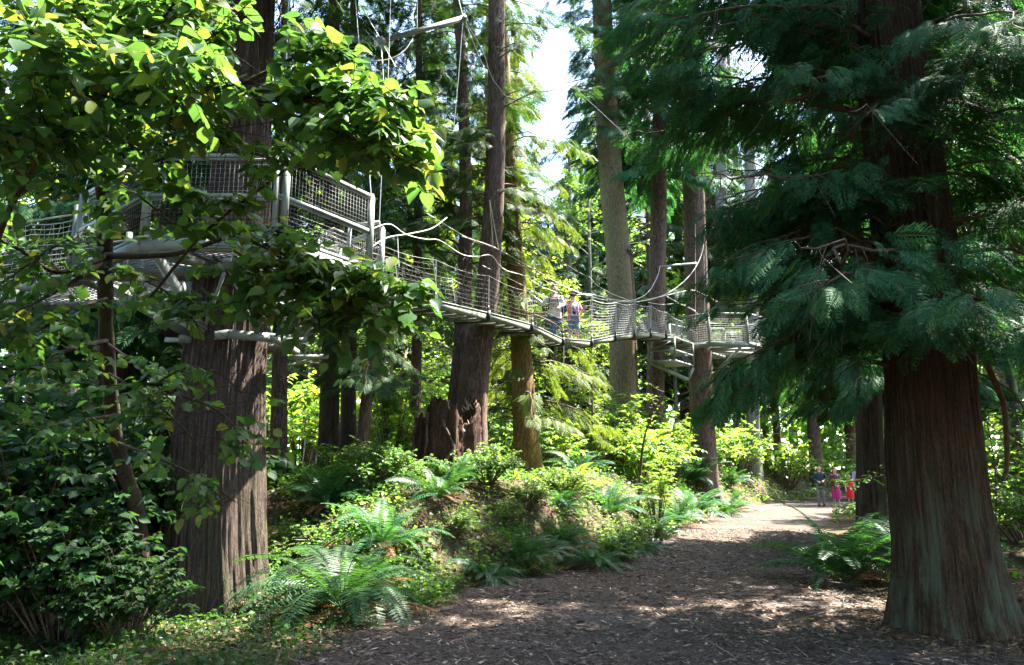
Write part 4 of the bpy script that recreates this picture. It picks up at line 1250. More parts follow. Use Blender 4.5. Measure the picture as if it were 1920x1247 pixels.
# ------------------------------------------------------------------ the walkway leaving on the other side
WA = np.array([(-5.85, 9.75), (-5.75, 10.95)]); WB = np.array([(-10.6, 9.9), (-10.5, 10.7)])
wk = thing('rope_walkway', 'grated walkway with rope nets leaving the treehouse platform behind the hazel leaves', 'bridge', (-5.9, 10.3, ZD)); o = np.array(wk.location)
sl = lambda p: ZD - .10 - .10 * math.sin(min(1, max(0, (-5.8 - p[0]) / 4.8)) * 1.6) * 2.4
mb = MB(); grating(mb, [WA[0] + (-.05, 0), WA[1] + (-.05, 0), WB[1], WB[0]], 0, slope=sl); mb.build('deck_grating', M['grating'], wk, False, o)
for A_, B_ in ((WA[0], WB[0]), (WA[1], WB[1])):
    mb = MB(); C = np.array([V3(A_ + (B_ - A_) * f, sl(A_ + (B_ - A_) * f) - .02) for f in np.linspace(0, 1, 7)])
    for k in range(6): beam(mb, C[k], C[k + 1], .05, .11)
    mb.build('side_beam', M['metal'], wk, False, o)
    mb = MB(); net(mb, C + (0, 0, .06), C + np.array([(0, 0, .95 - .12 * math.sin(f * 3.1)) for f in np.linspace(0, 1, 7)]), 11, 6, .004, .05)
    mb.build('side_net', M['net'], wk, False, o)
    mb = MB(); tube(mb, spline(C + np.array([(0, 0, 1.0 - .12 * math.sin(f * 3.1)) for f in np.linspace(0, 1, 7)]), 24), .013, 5); mb.build('hand_rope', M['rope'], wk, False, o)
for p in (WA[0], WA[1]):
    mb = MB(); beam(mb, V3(p - (.16, 0), ZD - .1), V3(p - (.16, 0), ZD + .98), .07, .06); mb.build('post', M['metal'], wk, False, o)

# ------------------------------------------------------------------ far platform
C7 = at(1311, 640, 26.5); ZF = at(1311, 652, 26.5)[2]
fp = thing('far_platform', 'smaller pale metal platform with rails round the fir at the far end of the bridge', 'platform', (C7[0], C7[1], ZF)); o = np.array(fp.location)
cx, cyy = C7[0] + .75, C7[1] + .3
PF = np.array([(cx + 1.75 * math.cos(a), cyy + 1.5 * math.sin(a)) for a in np.arange(8) * math.pi / 4 + math.pi / 8])
mb = MB(); grating(mb, PF, ZF,   .12, .022, .012, hole=(C7[0], C7[1], .5)); mb.build('deck_grating', M['grating'], fp, False, o)
mb = MB()
for k in range(8): beam(mb, V3(PF[k], ZF - .06), V3(PF[(k + 1) % 8], ZF - .06), .06, .16)
for k in range(8): beam(mb, V3(PF[k], ZF - .09), V3((C7[0], C7[1]), ZF - .09), .06, .10)
mb.build('edge_beam', M['metal'], fp, False, o)
for k in range(8):
    mb = MB(); beam(mb, V3(PF[k], ZF - .05), V3(PF[k], ZF + 1.05), .075, .075); mb.build('post', M['metal'], fp, False, o)
    if k != 3:
        a, b = PF[k], PF[(k + 1) % 8]
        mb = MB(); beam(mb, V3(a, ZF + 1.03), V3(b, ZF + 1.03), .06, .07); mb.build('rail', M['metal'], fp, False, o)
        mb = MB(); net(mb, [V3(a, ZF + .05), V3(b, ZF + .05)], [V3(a, ZF + 1.0), V3(b, ZF + 1.0)], 12, 7, .0045, 0.0); mb.build('side_net', M['net'], fp, False, o)
for k in (2, 4, 6):
    mb = MB(); d = PF[k] - C7[:2]; beam(mb, V3(C7[:2] + d * .22, ZF - 1.1), V3(C7[:2] + d * .85, ZF - .15), .06, .09); mb.build('strut', M['metal'], fp, False, o)
# lower landing beside it
ll = thing('lower_landing', 'small open metal landing hung under the end of the bridge beside the far platform', 'platform', at(1256, 682, 25.6)); o = np.array(ll.location)
q = lambda px, py, Y=25.0: at(px, py, Y)
mb = MB()
fl = [q(1219, 676, 24.6), q(1266, 674, 24.4), q(1300, 672, 25.6), q(1228, 672, 26)]
fl = [np.array([p[0], p[1], fl[0][2]]) for p in fl]
mb.add(fl + [p - (0, 0, .05) for p in fl], [[0, 1, 2, 3], [7, 6, 5, 4], [0, 4, 5, 1], [1, 5, 6, 2], [2, 6, 7, 3], [3, 7, 4, 0]])
mb.build('floor_plate', M['steel'], ll, False, o)
zt = at(1219, 634, 24.6)[2]
for k, p in enumerate(fl):
    mb = MB(); beam(mb, p, (p[0], p[1], zt), .06, .06); mb.build('post', M['metal'], ll, False, o)
mb = MB()
for a, b in ((0, 1), (1, 2), (2, 3), (3, 0)):
    for zz in (zt - .02, fl[0][2] + .32): beam(mb, (*fl[a][:2], zz), (*fl[b][:2], zz), .05, .05)
beam(mb, (*fl[0][:2], fl[0][2] + .35), (*fl[1][:2], zt - .1), .04, .04)
mb.build('rails', M['metal'], ll, False, o)
mb = MB(); net(mb, [fl[0], fl[3]], [(*fl[0][:2], zt), (*fl[3][:2], zt)], 10, 7, .0045, 0); net(mb, [fl[2], fl[3]], [(*fl[2][:2], zt), (*fl[3][:2], zt)], 10, 7, .0045, 0)
mb.build('side_net', M['net'], ll, False, o)
mb = MB(); beam(mb, fl[0] - (0, 0, .08), np.array(at(1290, 712, 25.8)), .07, .11); beam(mb, np.array(at(1290, 712, 25.8)), np.array(at(1300, 690, 25.9)), .06, .08)
mb.build('brace', M['metal'], ll, False, o)


# ------------------------------------------------------------------ people
def m_cloth(name, c, var=.12):
    return m_plain(name, c, .85, .15, 0, var, 25)


SKIN = m_plain('skin', (0.50, 0.31, 0.22), .55, .35, 0, .05, 10); HAIR = m_plain('black_hair', (.018, .013, .011), .45, .4, 0, .3, 40); BROWNHAIR = m_plain('brown_hair', (.10, .05, .025), .5, .4, 0, .3, 40)
EYE = m_plain('dark_eye', (.02, .015, .012), .3, .5); LIP = m_plain('lip', (.35, .13, .11), .5, .3)
WHITE = m_cloth('white_cotton', (.68, .68, .68)); GREYW = m_cloth('pale_grey_cotton', (.55, .56, .57)); DENIM = m_cloth('blue_denim', (.055, .095, .17), .3); DENIML = m_cloth('light_denim', (.13, .19, .25), .25)
PINK = m_cloth('pink_cotton', (.62, .20, .30)); BLK = m_cloth('black_nylon', (.02, .02, .025)); RED = m_cloth('red_cotton', (.62, .02, .03)); MAG = m_cloth('magenta_cotton', (.42, .03, .17)); LILAC = m_cloth('lilac_cotton', (.46, .36, .56))
DARKTOP = m_cloth('dark_teal_jacket', (.03, .05, .06)); PURPD = m_cloth('dark_plum_top', (.09, .03, .05)); SHOE = m_cloth('white_shoe', (.6, .6, .58)); DSHOE = m_cloth('dark_shoe', (.05, .045, .045)); GREYT = m_cloth('grey_leggings', (.22, .21, .25)); NAVY = m_cloth('navy_print', (.03, .035, .08)); REDP = m_cloth('red_print', (.45, .02, .05))


def person(name, label, loc, H, yaw, J, hair, hairstyle, build=None, sex=1.0):
    """J: joint overrides. Faces -Y before yaw. One skinned body; hair and clothes are children."""
    s = H / 1.72
    t = thing(name, label, 'person', loc, yaw)
    d = dict(pel=(0, 0, .93), spi=(0, .0, 1.10), che=(0, .01, 1.30), nek=(0, .015, 1.44), hd0=(0, .0, 1.52), hd1=(0, -.005, 1.62), hd2=(0, .01, 1.70),
             shl=(.165, .02, 1.395), shr=(-.165, .02, 1.395), ell=(.215, .03, 1.13), elr=(-.215, .03, 1.13), wrl=(.22, -.06, .90), wrr=(-.22, -.06, .90),
             hil=(.085, 0, .88), hir=(-.085, 0, .88), knl=(.095, -.02, .49), knr=(-.095, -.02, .49), anl=(.10, .02, .085), anr=(-.10, .02, .085), tol=(.11, -.13, .03), tor=(-.11, -.13, .03))
    d.update(J)
    d = {k: np.array(v, float) * s for k, v in d.items()}
    verts = []; edges = []; rad = []; ix = {}

    def av(k, p, r):
        ix[k] = len(verts); verts.append(p); rad.append(r * s); return ix[k]

    def ed(a, b): edges.append((ix[a], ix[b]))
    for k, r in (('pel', .115), ('spi', .105), ('che', .12), ('nek', .052), ('hd0', .066), ('hd1', .090), ('hd2', .075), ('shl', .058), ('shr', .058), ('ell', .040), ('elr', .040), ('wrl', .027), ('wrr', .027),
                 ('hil', .085), ('hir', .085), ('knl', .053), ('knr', .053), ('anl', .036), ('anr', .036), ('tol', .028), ('tor', .028)):
        av(k, d[k], r)
    for a, b in (('pel', 'spi'), ('spi', 'che'), ('che', 'nek'), ('nek', 'hd0'), ('hd0', 'hd1'), ('hd1', 'hd2'), ('che', 'shl'), ('che', 'shr'), ('shl', 'ell'), ('shr', 'elr'), ('ell', 'wrl'), ('elr', 'wrr'),
                 ('pel', 'hil'), ('pel', 'hir'), ('hil', 'knl'), ('hir', 'knr'), ('knl', 'anl'), ('knr', 'anr'), ('anl', 'tol'), ('anr', 'tor')):
        ed(a, b)
    for sd in 'lr':                                       # palm, four curled fingers and a thumb
        wv = d['wr' + sd]; f = nrm(wv - d['el' + sd]); side = nrm(np.cross(f, (0, 1, 0)) + 1e-3)
        pm = av('pm' + sd, wv + f * .06 * s, .026); edges.append((ix['wr' + sd], pm))
        curl = nrm(np.cross(side, f))
        for q, (off, ln) in enumerate(((-.027, .066), (-.009, .078), (.010, .074), (.027, .058))):
            a = av(f'f{sd}{q}a', wv + (f * .105 + side * off) * s, .0095); b = av(f'f{sd}{q}b', wv + (f * (.105 + ln * .5) + side * off + curl * ln * .25) * s, .0085); c = av(f'f{sd}{q}c', wv + (f * (.105 + ln * .8) + side * off + curl * ln * .6) * s, .007)
            edges += [(pm, a), (a, b), (b, c)]
        a = av(f't{sd}a', wv + (f * .05 - side * .038 + curl * .012) * s, .011); b = av(f't{sd}b', wv + (f * .088 - side * .052 + curl * .03) * s, .008)
        edges += [(pm, a), (a, b)]
    me = bpy.data.meshes.new('body'); me.from_pydata([tuple(v) for v in verts], edges, [])
    o = bpy.data.objects.new('body', me); COL.objects.link(o); o.parent = t
    md = o.modifiers.new('skin', 'SKIN'); md.use_smooth_shade = True
    for k, r in enumerate(rad): me.skin_vertices[0].data[k].radius = (r, r); me.skin_vertices[0].data[k].use_root = (k == 0)
    o.modifiers.new('sub', 'SUBSURF').levels = 2; o.modifiers['sub'].render_levels = 2
    me.materials.append(SKIN)
    hc = (d['hd0'] + d['hd2']) / 2 + np.array([0, 0, .005]) * s

    def ell(mb, c, r, n=14, m=10, cut=None):
        th = np.linspace(0, math.pi, m + 1); ph = np.arange(n) * 2 * math.pi / n
        V = np.stack([np.sin(th)[:, None] * np.cos(ph), np.sin(th)[:, None] * np.sin(ph), np.cos(th)[:, None] * np.ones(n)], -1)
        if cut is not None: V = cut(V)
        V = V * np.asarray(r) + np.asarray(c)
        i = np.arange(m)[:, None]; j = np.arange(n)[None]; j2 = (j + 1) % n
        mb.add(V.reshape(-1, 3), np.stack([i * n + j, (i + 1) * n + j, (i + 1) * n + j2, i * n + j2], -1).reshape(-1, 4))
    mb = MB()                                             # hair: cap pulled back off the face

    def cutf(V):
        V = V.copy(); fr = (V[..., 1] < -.25) & (V[..., 2] < .45)
        V[..., 1] = np.where(fr, -.25 + .35 * (V[..., 1] + .25) * 0, V[..., 1]); return V
    ell(mb, hc + np.array([0, .022, .035]) * s, np.array([.088, .100, .112]) * s, 18, 12, cutf)
    if hairstyle == 'long':
        tube(mb, spline([hc + np.array([.05, .05, 0]) * s, hc + np.array([.06, .09, -.14]) * s, hc + np.array([.05, .08, -.26]) * s], 8), np.linspace(.055, .03, 8) * s, 8)
        tube(mb, spline([hc + np.array([-.05, .05, 0]) * s, hc + np.array([-.06, .09, -.14]) * s, hc + np.array([-.05, .08, -.26]) * s], 8), np.linspace(.055, .03, 8) * s, 8)
    if hairstyle == 'tail':
        tube(mb, spline([hc + np.array([0, .09, .04]) * s, hc + np.array([.05, .13, -.06]) * s, hc + np.array([.06, .10, -.2]) * s], 8), np.linspace(.045, .02, 8) * s, 8)
    mb.build('hair', hair, t, True)
    mb = MB()
    for sx in (-1, 1): ell(mb, hc + np.array([sx * .032, -.082, .005]) * s, np.array([.013, .008, .008]) * s, 8, 6)
    mb.build('eyes', EYE, t, True)
    mb = MB(); ell(mb, hc + np.array([0, -.098, -.018]) * s, np.array([.013, .018, .024]) * s, 8, 6)
    for sx in (-1, 1): ell(mb, hc + np.array([sx * .088, .01, -.005]) * s, np.array([.012, .02, .03]) * s, 8, 6)
    mb.build('nose_and_ears', SKIN, t, True)
    mb = MB(); ell(mb, hc + np.array([0, -.085, -.055]) * s, np.array([.024, .010, .008]) * s, 8, 6); mb.build('mouth', LIP, t, True)
    for sd in 'lr':
        mb = MB(); ell(mb, (d['an' + sd] + d['to' + sd]) / 2 + np.array([0, 0, -.008]) * s, np.array([.05, .135, .055]) * s, 12, 8)
        mb.build('shoe', (build or {}).get('shoe', SHOE), t, True)
    X = np.array([1., 0, 0]); Yx = np.array([0, 1., 0])

    def ring(z, rx, ry, dx=0, dy=0): return (np.array([dx, dy, z]) * s, rx * s, ry * s, X, Yx)

    def sleeve(nm, m, k0, k1, r0, r1, f=1.0):
        a, b = d[k0], d[k1]; mb = MB(); tube(mb, spline([a + (a - b) * .08, a * .5 + b * .5, a + (b - a) * f], 8), np.linspace(r0, r1, 8) * s, 12); mb.build(nm, m, t, True)

    def limb2(nm, m, a, b, c, r, f=1.0):
        mb = MB(); P = [d[a], (d[a] + d[b]) / 2, d[b]] + ([(d[b] + d[c]) / 2, d[b] + (d[c] - d[b]) * f] if f > 0 else [])
        tube(mb, spline(P, 14), np.interp(np.linspace(0, 1, 14), np.linspace(0, 1, len(r)), r) * s, 12); mb.build(nm, m, t, True)
    return t, d, s, ring, sleeve, limb2, ell


def top(t, ring, m, hem=.86, nm='shirt', w=1.0, ex=0.0):
    mb = MB(); loft(mb, [ring(hem, .150 * w + ex, .115 + ex), ring(1.0, .140 * w + ex * .7, .112 + ex * .7), ring(1.15, .142 * w, .115), ring(1.30, .165 * w, .122), ring(1.385, .180 * w, .098, 0, .01), ring(1.43, .115, .075, 0, .015), ring(1.455, .062, .058, 0, .015)], 20)
    return mb.build(nm, m, t, True)


# woman on the bridge
pw = at(1040, 634, 18.9)
t, d, s, ring, sleeve, limb2, ell = person('person', 'woman in jeans and white printed sweatshirt walking on the bridge, hand on the rope', (pw[0], pw[1] + .02, NEAR[4][2] * .3 + NEAR[3][2] * .7 - .02), 1.60, R(-12),
    dict(ell=(.25, .03, 1.16), wrl=(.19, -.16, 1.06), elr=(-.34, .0, 1.20), wrr=(-.50, -.12, 1.33), knl=(.02, -.06, .49), anl=(.0, -.02, .09), tol=(.0, -.17, .05), knr=(-.07, -.02, .49), anr=(-.03, .12, .12), tor=(-.04, -.02, .04)), HAIR, 'tail', dict(shoe=DSHOE))
top(t, ring, GREYW, .80, 'sweatshirt', 1.05, .01)
for sd in 'lr':
    limb2('sleeve', GREYW, 'sh' + sd, 'el' + sd, 'wr' + sd, [.072, .066, .060, .050, .042], .92)
    limb2('trouser_leg', DENIM, 'hi' + sd, 'kn' + sd, 'an' + sd, [.105, .088, .068, .062, .050], 1.0)
mb = MB(); loft(mb, [ring(.80, .11, .10), ring(.88, .140, .112), ring(.98, .138, .108)], 18); mb.build('trouser_seat', DENIM, t, True)
rngp = np.random.default_rng(4)
mb = MB()
for row, z in enumerate((1.305, 1.215, 1.125, 1.04)):
    for c, gx in enumerate((-.058, .0, .058)):
        yb = -.128 if z > 1.2 else -.121
        for (x0, z0, x1, z1) in ((-.022, 0, -.012, .06), (-.022, 0, .022, .012), (.010, 0, .020, .06)) if (row + c) % 2 else ((-.022, 0, -.010, .06), (-.022, .05, .022, .06), (-.022, .024, .018, .036)):
            beam(mb, np.array([gx + (x0 + x1) / 2, yb - .001 * row, z + z0]) * s, np.array([gx + (x0 + x1) / 2, yb - .001 * row, z + z1]) * s, (x1 - x0) * s, .008 * s, (0, 1, 0), mi=0 if row % 2 == 0 else 1)
mb.build('shirt_print', [REDP, NAVY], t)
mb = MB(); ell(mb, np.array([.20, .14, 1.10]) * s, np.array([.15, .10, .22]) * s, 16, 12); mb.build('backpack', BLK, t, True)
mb = MB()
for x in (-.10, .10):
    tube(mb, spline(np.array([(x, .12, 1.38), (x, .03, 1.46), (x * 1.05, -.10, 1.36), (x * 1.25, -.125, 1.2), (x * 1.5, -.06, 1.05), (x * 1.4, .1, .98)]) * s, 16), .016 * s, 6)
mb.build('backpack_straps', BLK, t, True)
mb = MB(); loft(mb, [(np.array([.12, -.03, .76]) * s, .09 * s, .09 * s, X0, Y0) for X0, Y0 in [((1, 0, 0), (0, 1, 0))]] + [(np.array([.13, -.03, 1.0]) * s, .075 * s, .10 * s, (1, 0, 0), (0, 1, 0)), (np.array([.14, -.02, 1.2]) * s, .05 * s, .10 * s, (1, 0, 0), (0, 1, 0))], 14)
mb.build('open_jacket', GREYW, t, True)

# boy on the bridge
pb = at(1076, 642, 19.5)
t, d, s, ring, sleeve, limb2, ell = person('person', 'boy in denim shorts, dark cap and open pink shirt walking on the bridge', (pb[0], pb[1] + .05, NEAR[4][2] * .6 + NEAR[5][2] * .4 - .03), 1.42, R(10),
    dict(ell=(.27, -.02, 1.16), wrl=(.30, -.22, 1.20), elr=(-.24, -.06, 1.14), wrr=(-.08, -.20, 1.38), knl=(.12, -.08, .50), anl=(.12, .0, .10), tol=(.13, -.15, .04), knr=(-.10, .0, .49), anr=(-.09, .16, .12), tor=(-.10, .03, .04)), HAIR, 'short')
top(t, ring, WHITE, .88)
mb = MB(); loft(mb, [ring(.80, .13, .115), ring(.90, .150, .122), ring(.98, .146, .116)], 18); mb.build('shorts_seat', DENIML, t, True)
for sd in 'lr':
    sleeve('sleeve', PINK, 'sh' + sd, 'el' + sd, .080, .068, .85)
    mb = MB(); a, b = d['hi' + sd], d['kn' + sd]; tube(mb, spline([a, a * .5 + b * .5, a * .05 + b * .95], 8), np.linspace(.115, .095, 8) * s, 14); mb.build('shorts_leg', DENIML, t, True)
for sx, dx in ((-1, -.02), (1, .05)):
    mb = MB(); loft(mb, [(np.array([sx * .135 + dx * .6, .0, .80]) * s, .055 * s, .125 * s, (1, 0, 0), (0, 1, 0)), (np.array([sx * .135, .0, 1.1]) * s, .05 * s, .128 * s, (1, 0, 0), (0, 1, 0)), (np.array([sx * .13, .01, 1.34]) * s, .06 * s, .122 * s, (1, 0, 0), (0, 1, 0)), (np.array([sx * .10, .02, 1.44]) * s, .05 * s, .07 * s, (1, 0, 0), (0, 1, 0))], 14)
    mb.build('open_shirt', PINK, t, True)
mb = MB(); beam(mb, np.array([0, -.118, 1.02]) * s, np.array([0, -.126, 1.28]) * s, .11 * s, .006 * s, (0, 1, 0)); mb.build('shirt_print', NAVY, t)
hc = (d['hd0'] + d['hd2']) / 2
mb = MB(); ell(mb, hc + np.array([0, .01, .07]) * s, np.array([.098, .112, .075]) * s, 16, 10); ell(mb, hc + np.array([0, -.12, .055]) * s, np.array([.075, .085, .012]) * s, 14, 8); mb.build('cap', BLK, t, True)
mb = MB(); ell(mb, np.array([.08, .17, 1.14]) * s, np.array([.17, .09, .20]) * s, 16, 12); mb.build('backpack', BLK, t, True)
mb = MB(); beam(mb, np.array([.28, -.26, 1.19]) * s, np.array([.33, -.26, 1.30]) * s, .045 * s, .02 * s); mb.build('phone', BLK, t)


# walking group on the path
def gz(x, y): return float(h(x, y)) + .02


def gpt(px, Y): return at(px, 900, Y)[0]


x = gpt(1537, 30.0)
t, d, s, ring, sleeve, limb2, ell = person('person', 'person with long dark hair in dark jacket and grey leggings among the walking group', (x, 30, gz(x, 30)), 1.58, R(-15),
    dict(wrl=(.14, -.20, 1.08), ell=(.25, .03, 1.14), wrr=(-.12, -.22, 1.06), elr=(-.25, .03, 1.14), knl=(.1, -.07, .5), anl=(.1, .05, .1), tol=(.1, -.1, .04)), HAIR, 'long', dict(shoe=DSHOE))
top(t, ring, DARKTOP, .84, 'jacket', 1.12, .02)
for sd in 'lr':
    limb2('sleeve', DARKTOP, 'sh' + sd, 'el' + sd, 'wr' + sd, [.078, .072, .062, .054, .046], .95); limb2('legging', GREYT, 'hi' + sd, 'kn' + sd, 'an' + sd, [.10, .082, .062, .058, .044], 1.0)
x = gpt(1566, 29.6)
t, d, s, ring, sleeve, limb2, ell = person('person', 'child in a magenta skirt and dark top walking on the path', (x, 29.6, gz(x, 29.6)), 1.48, R(5),
    dict(wrl=(.10, -.22, 1.15), ell=(.24, -.02, 1.12), wrr=(-.10, -.22, 1.12), elr=(-.24, -.02, 1.12)), BROWNHAIR, 'long', dict(shoe=SHOE))
top(t, ring, PURPD, .95)
mb = MB(); loft(mb, [ring(.36, .22, .19), ring(.62, .20, .165), ring(.90, .155, .125), ring(1.06, .138, .112)], 22); mb.build('skirt', MAG, t, True)
for sd in 'lr': limb2('sleeve', MAG if sd == 'l' else PURPD, 'sh' + sd, 'el' + sd, 'wr' + sd, [.075, .068, .06, .052, .045], .9)
x = gpt(1592, 29.0)
t, d, s, ring, sleeve, limb2, ell = person('person', 'small child in a red dress walking between two others on the path', (x, 29, gz(x, 29)), 1.22, R(-5),
    dict(wrl=(.24, -.12, .95), wrr=(-.24, -.10, .95), knr=(-.09, -.08, .5), anr=(-.09, .06, .1), tor=(-.1, -.08, .04)), BROWNHAIR, 'short', dict(shoe=SHOE))
top(t, ring, RED, .9, 'bodice', 1.05)
mb = MB(); loft(mb, [ring(.48, .21, .18), ring(.72, .19, .16), ring(.96, .150, .122)], 22); mb.build('skirt', RED, t, True)
for sd in 'lr': sleeve('sleeve', RED, 'sh' + sd, 'el' + sd, .078, .07, .6)
x = gpt(1611, 30.2)
t, d, s, ring, sleeve, limb2, ell = person('person', 'person in lilac top and trousers half hidden behind the shadowed cedar trunk', (x, 30.2, gz(x, 30.2)), 1.66, R(-10),
    dict(wrl=(.12, -.2, 1.1), knl=(.1, -.07, .5), anl=(.1, .04, .1)), HAIR, 'short')
top(t, ring, LILAC, .84, 'blouse', 1.05, .02)
for sd in 'lr':
    limb2('sleeve', LILAC, 'sh' + sd, 'el' + sd, 'wr' + sd, [.075, .068, .06, .054, .05], .8); limb2('trouser_leg', LILAC, 'hi' + sd, 'kn' + sd, 'an' + sd, [.105, .09, .075, .07, .065], .95)
# ------------------------------------------------------------------ near hazel, its limbs laid out in space
def hazel():
    rng = np.random.default_rng(7)
    base = at(268, 1010, 8.2); zb = float(h(base[0], 8.2)); o = np.array([base[0], base[1], zb])
    t = thing('hazel_tree', 'near hazel with broad toothed leaves hanging in front of the treehouse platform', 'tree', o)
    wood = MB(); lv = Leaves()
    trunk = np.array([o - (-.05, 0, .1), at(262, 990, 8.1), at(232, 880, 7.8), at(214, 800, 7.5), at(200, 640, 6.9), at(197, 480, 6.3), at(194, 380, 5.9), at(190, 290, 5.6), at(196, 180, 5.3), at(215, 60, 5.1), at(230, -60, 5.0)])
    tr = MB(); tube(tr, spline(trunk, 60), np.interp(np.linspace(0, 1, 60), [0, .3, .6, .8, 1], [.085, .07, .06, .045, .02]) * (1 + .08 * np.sin(np.arange(60) * 1.7)), 14)
    tr.build('trunk', M['bark_hazel'], t, True, o)

    def limb(pts, r0=.022, tw=.105, tl=(.22, .46), size=.104, leaves=7, start=.18, lat=1.0):
        C = spline([at(*p) for p in pts], 30)
        tube(wood, C, np.linspace(r0, .005, 30), 6, cap=False)
        L = np.linalg.norm(np.diff(C, axis=0), axis=1).sum()
        n = int(L / tw * 1.75)
        for k in range(n):
            s = start + (1 - start) * (k + rng.uniform(0, 1)) / n
            p = np.array([np.interp(s, np.linspace(0, 1, 30), C[:, c]) for c in range(3)])
            tg = C[min(29, int(s * 29) + 1)] - C[max(0, int(s * 29) - 1)]
            tg = tg / np.linalg.norm(tg)
            d = tg * rng.uniform(.2, .9) + rng.normal(0, .75, 3) * (1, 1, .35) * lat
            d[2] -= .08
            d = nrm(d)
            leaf_twig(rng, lv, p, p + d * rng.uniform(*tl) * 1.3, leaves, size, .05, .42, wood, .0035, 1)
        leaf_twig(rng, lv, C[-2], C[-1] + (C[-1] - C[-4]) * .9, 4, size * 1.05, .0, .3, wood)

    top = (196, 200, 5.3)
    for e in ([(120, 120, 4.8), (40, 30, 4.2)], [(150, 60, 4.9), (110, -60, 4.4)], [(240, 110, 4.8), (310, 30, 4.3), (350, -40, 4.0)],
              [(270, 170, 4.7), (370, 90, 4.2), (450, 20, 4.0)], [(110, 190, 4.6), (20, 150, 4.0), (-60, 130, 3.6)], [(120, 240, 4.8), (40, 250, 4.2), (-50, 260, 3.8)],
              [(280, 190, 4.6), (390, 170, 4.1), (470, 150, 3.9)], [(150, 170, 4.4), (90, 100, 3.7), (60, 60, 3.3)], [(250, 130, 4.4), (300, 110, 3.8), (330, 120, 3.4)],
              [(150, 10, 4.6), (60, -60, 4.2)], [(230, 20, 4.6), (330, -60, 4.3)], [(160, 230, 4.7), (110, 260, 4.2), (70, 200, 3.8)]):
        limb([top] + e, .020, .085)
    # long arms that reach out past the trunk of the platform cedar
    limb([(194, 270, 5.6), (330, 220, 4.9), (470, 150, 4.4), (570, 100, 4.2), (640, 95, 4.1)], .022, .10, (.18, .36))
    limb([(330, 220, 4.9), (480, 190, 4.4), (600, 190, 4.0), (690, 215, 3.8), (770, 250, 3.7)], .018, .075, (.14, .30), .10)
    limb([(470, 190, 4.4), (590, 230, 4.0), (680, 270, 3.8), (760, 305, 3.7)], .012, .085, (.12, .26), .10)
    limb([(480, 170, 4.4), (600, 170, 4.1), (690, 175, 3.9), (740, 190, 3.8)], .012, .08, (.12, .26), .10)
    limb([(190, 300, 5.6), (300, 300, 5.0), (370, 250, 4.6), (430, 240, 4.3)], .016, .11, (.2, .4))
    limb([(280, 560, 5.2), (380, 440, 4.8), (500, 345, 4.5), (600, 270, 4.3), (650, 215, 4.2)], .012, .26, (.12, .25), .10, 5)
    limb([(190, 310, 5.6), (120, 330, 5.0), (40, 320, 4.6), (-40, 300, 4.4)], .016, .11, (.2, .4))
    # mid arms, in front of the deck and its struts
    limb([(198, 480, 6.2), (300, 478, 5.8), (350, 470, 5.6), (440, 440, 5.2), (500, 430, 5.0), (570, 450, 4.8)], .032, .12, (.2, .42), .10, 6, .4)
    limb([(440, 440, 5.2), (540, 480, 4.8), (640, 510, 4.5), (720, 535, 4.3), (775, 550, 4.2)], .016, .072, (.14, .30), .10)
    limb([(500, 460, 5.0), (590, 540, 4.6), (660, 580, 4.4), (730, 605, 4.3)], .014, .08, (.14, .30), .10)
    limb([(440, 470, 5.2), (520, 520, 4.8), (590, 560, 4.6), (620, 600, 4.5)], .012, .08, (.14, .30), .10)
    limb([(400, 480, 5.4), (450, 540, 5.0), (480, 590, 4.8)], .012, .085, (.16, .32), .10)
    limb([(350, 470, 5.6), (430, 500, 5.1), (560, 500, 4.7), (650, 530, 4.5)], .014, .08, (.14, .32), .10)
    limb([(198, 490, 6.2), (150, 520, 5.8), (80, 560, 5.4), (0, 600, 5.0)], .026, .14, (.2, .42), .10)
    limb([(205, 480, 6.2), (110, 510, 5.7), (40, 470, 5.3), (-40, 430, 5.0)], .028, .2, (.16, .32), .10)
    limb([(200, 640, 6.5), (130, 655, 6.1), (60, 690, 5.7), (-20, 690, 5.3)], .028, .12, (.2, .45), .10)
    limb([(202, 645, 6.5), (250, 680, 6.2), (290, 720, 5.9), (330, 760, 5.7)], .014, .12, (.2, .4), .10)
    limb([(300, 730, 5.9), (390, 760, 5.6), (440, 800, 5.4), (470, 850, 5.3)], .012, .11, (.16, .34), .10)
    limb([(290, 720, 5.9), (350, 690, 5.5), (410, 700, 5.3), (450, 735, 5.2)], .010, .16, (.12, .26), .10)
    limb([(210, 780, 6.6), (140, 790, 6.2), (60, 800, 5.8), (-30, 780, 5.4)], .018, .12, (.2, .42), .095)
    limb([(220, 830, 6.7), (300, 860, 6.2), (380, 900, 5.9), (440, 940, 5.7)], .014, .11, (.2, .4), .09)
    limb([(196, 300, 5.6), (280, 330, 5.1), (360, 370, 4.8), (430, 380, 4.6)], .012, .14, (.16, .34), .11)
    limb([(330, 220, 4.9), (420, 270, 4.6), (520, 300, 4.3), (600, 330, 4.1)], .012, .12, (.14, .3), .11)
    limb([(198, 500, 6.2), (260, 520, 5.7), (330, 560, 5.3), (370, 610, 5.0)], .014, .10, (.16, .34), .11)
    limb([(200, 560, 6.3), (140, 580, 5.8), (70, 620, 5.3), (0, 640, 4.9)], .016, .10, (.18, .38), .11)
    limb([(204, 700, 6.5), (270, 740, 6.0), (340, 800, 5.7), (380, 850, 5.5)], .012, .11, (.16, .34), .10)
    limb([(196, 420, 6.0), (150, 440, 5.5), (90, 470, 5.1), (20, 520, 4.8)], .014, .14, (.16, .34), .11)
    limb([(194, 330, 5.8), (250, 360, 5.3), (300, 400, 5.0), (340, 430, 4.8)], .012, .14, (.16, .32), .11)
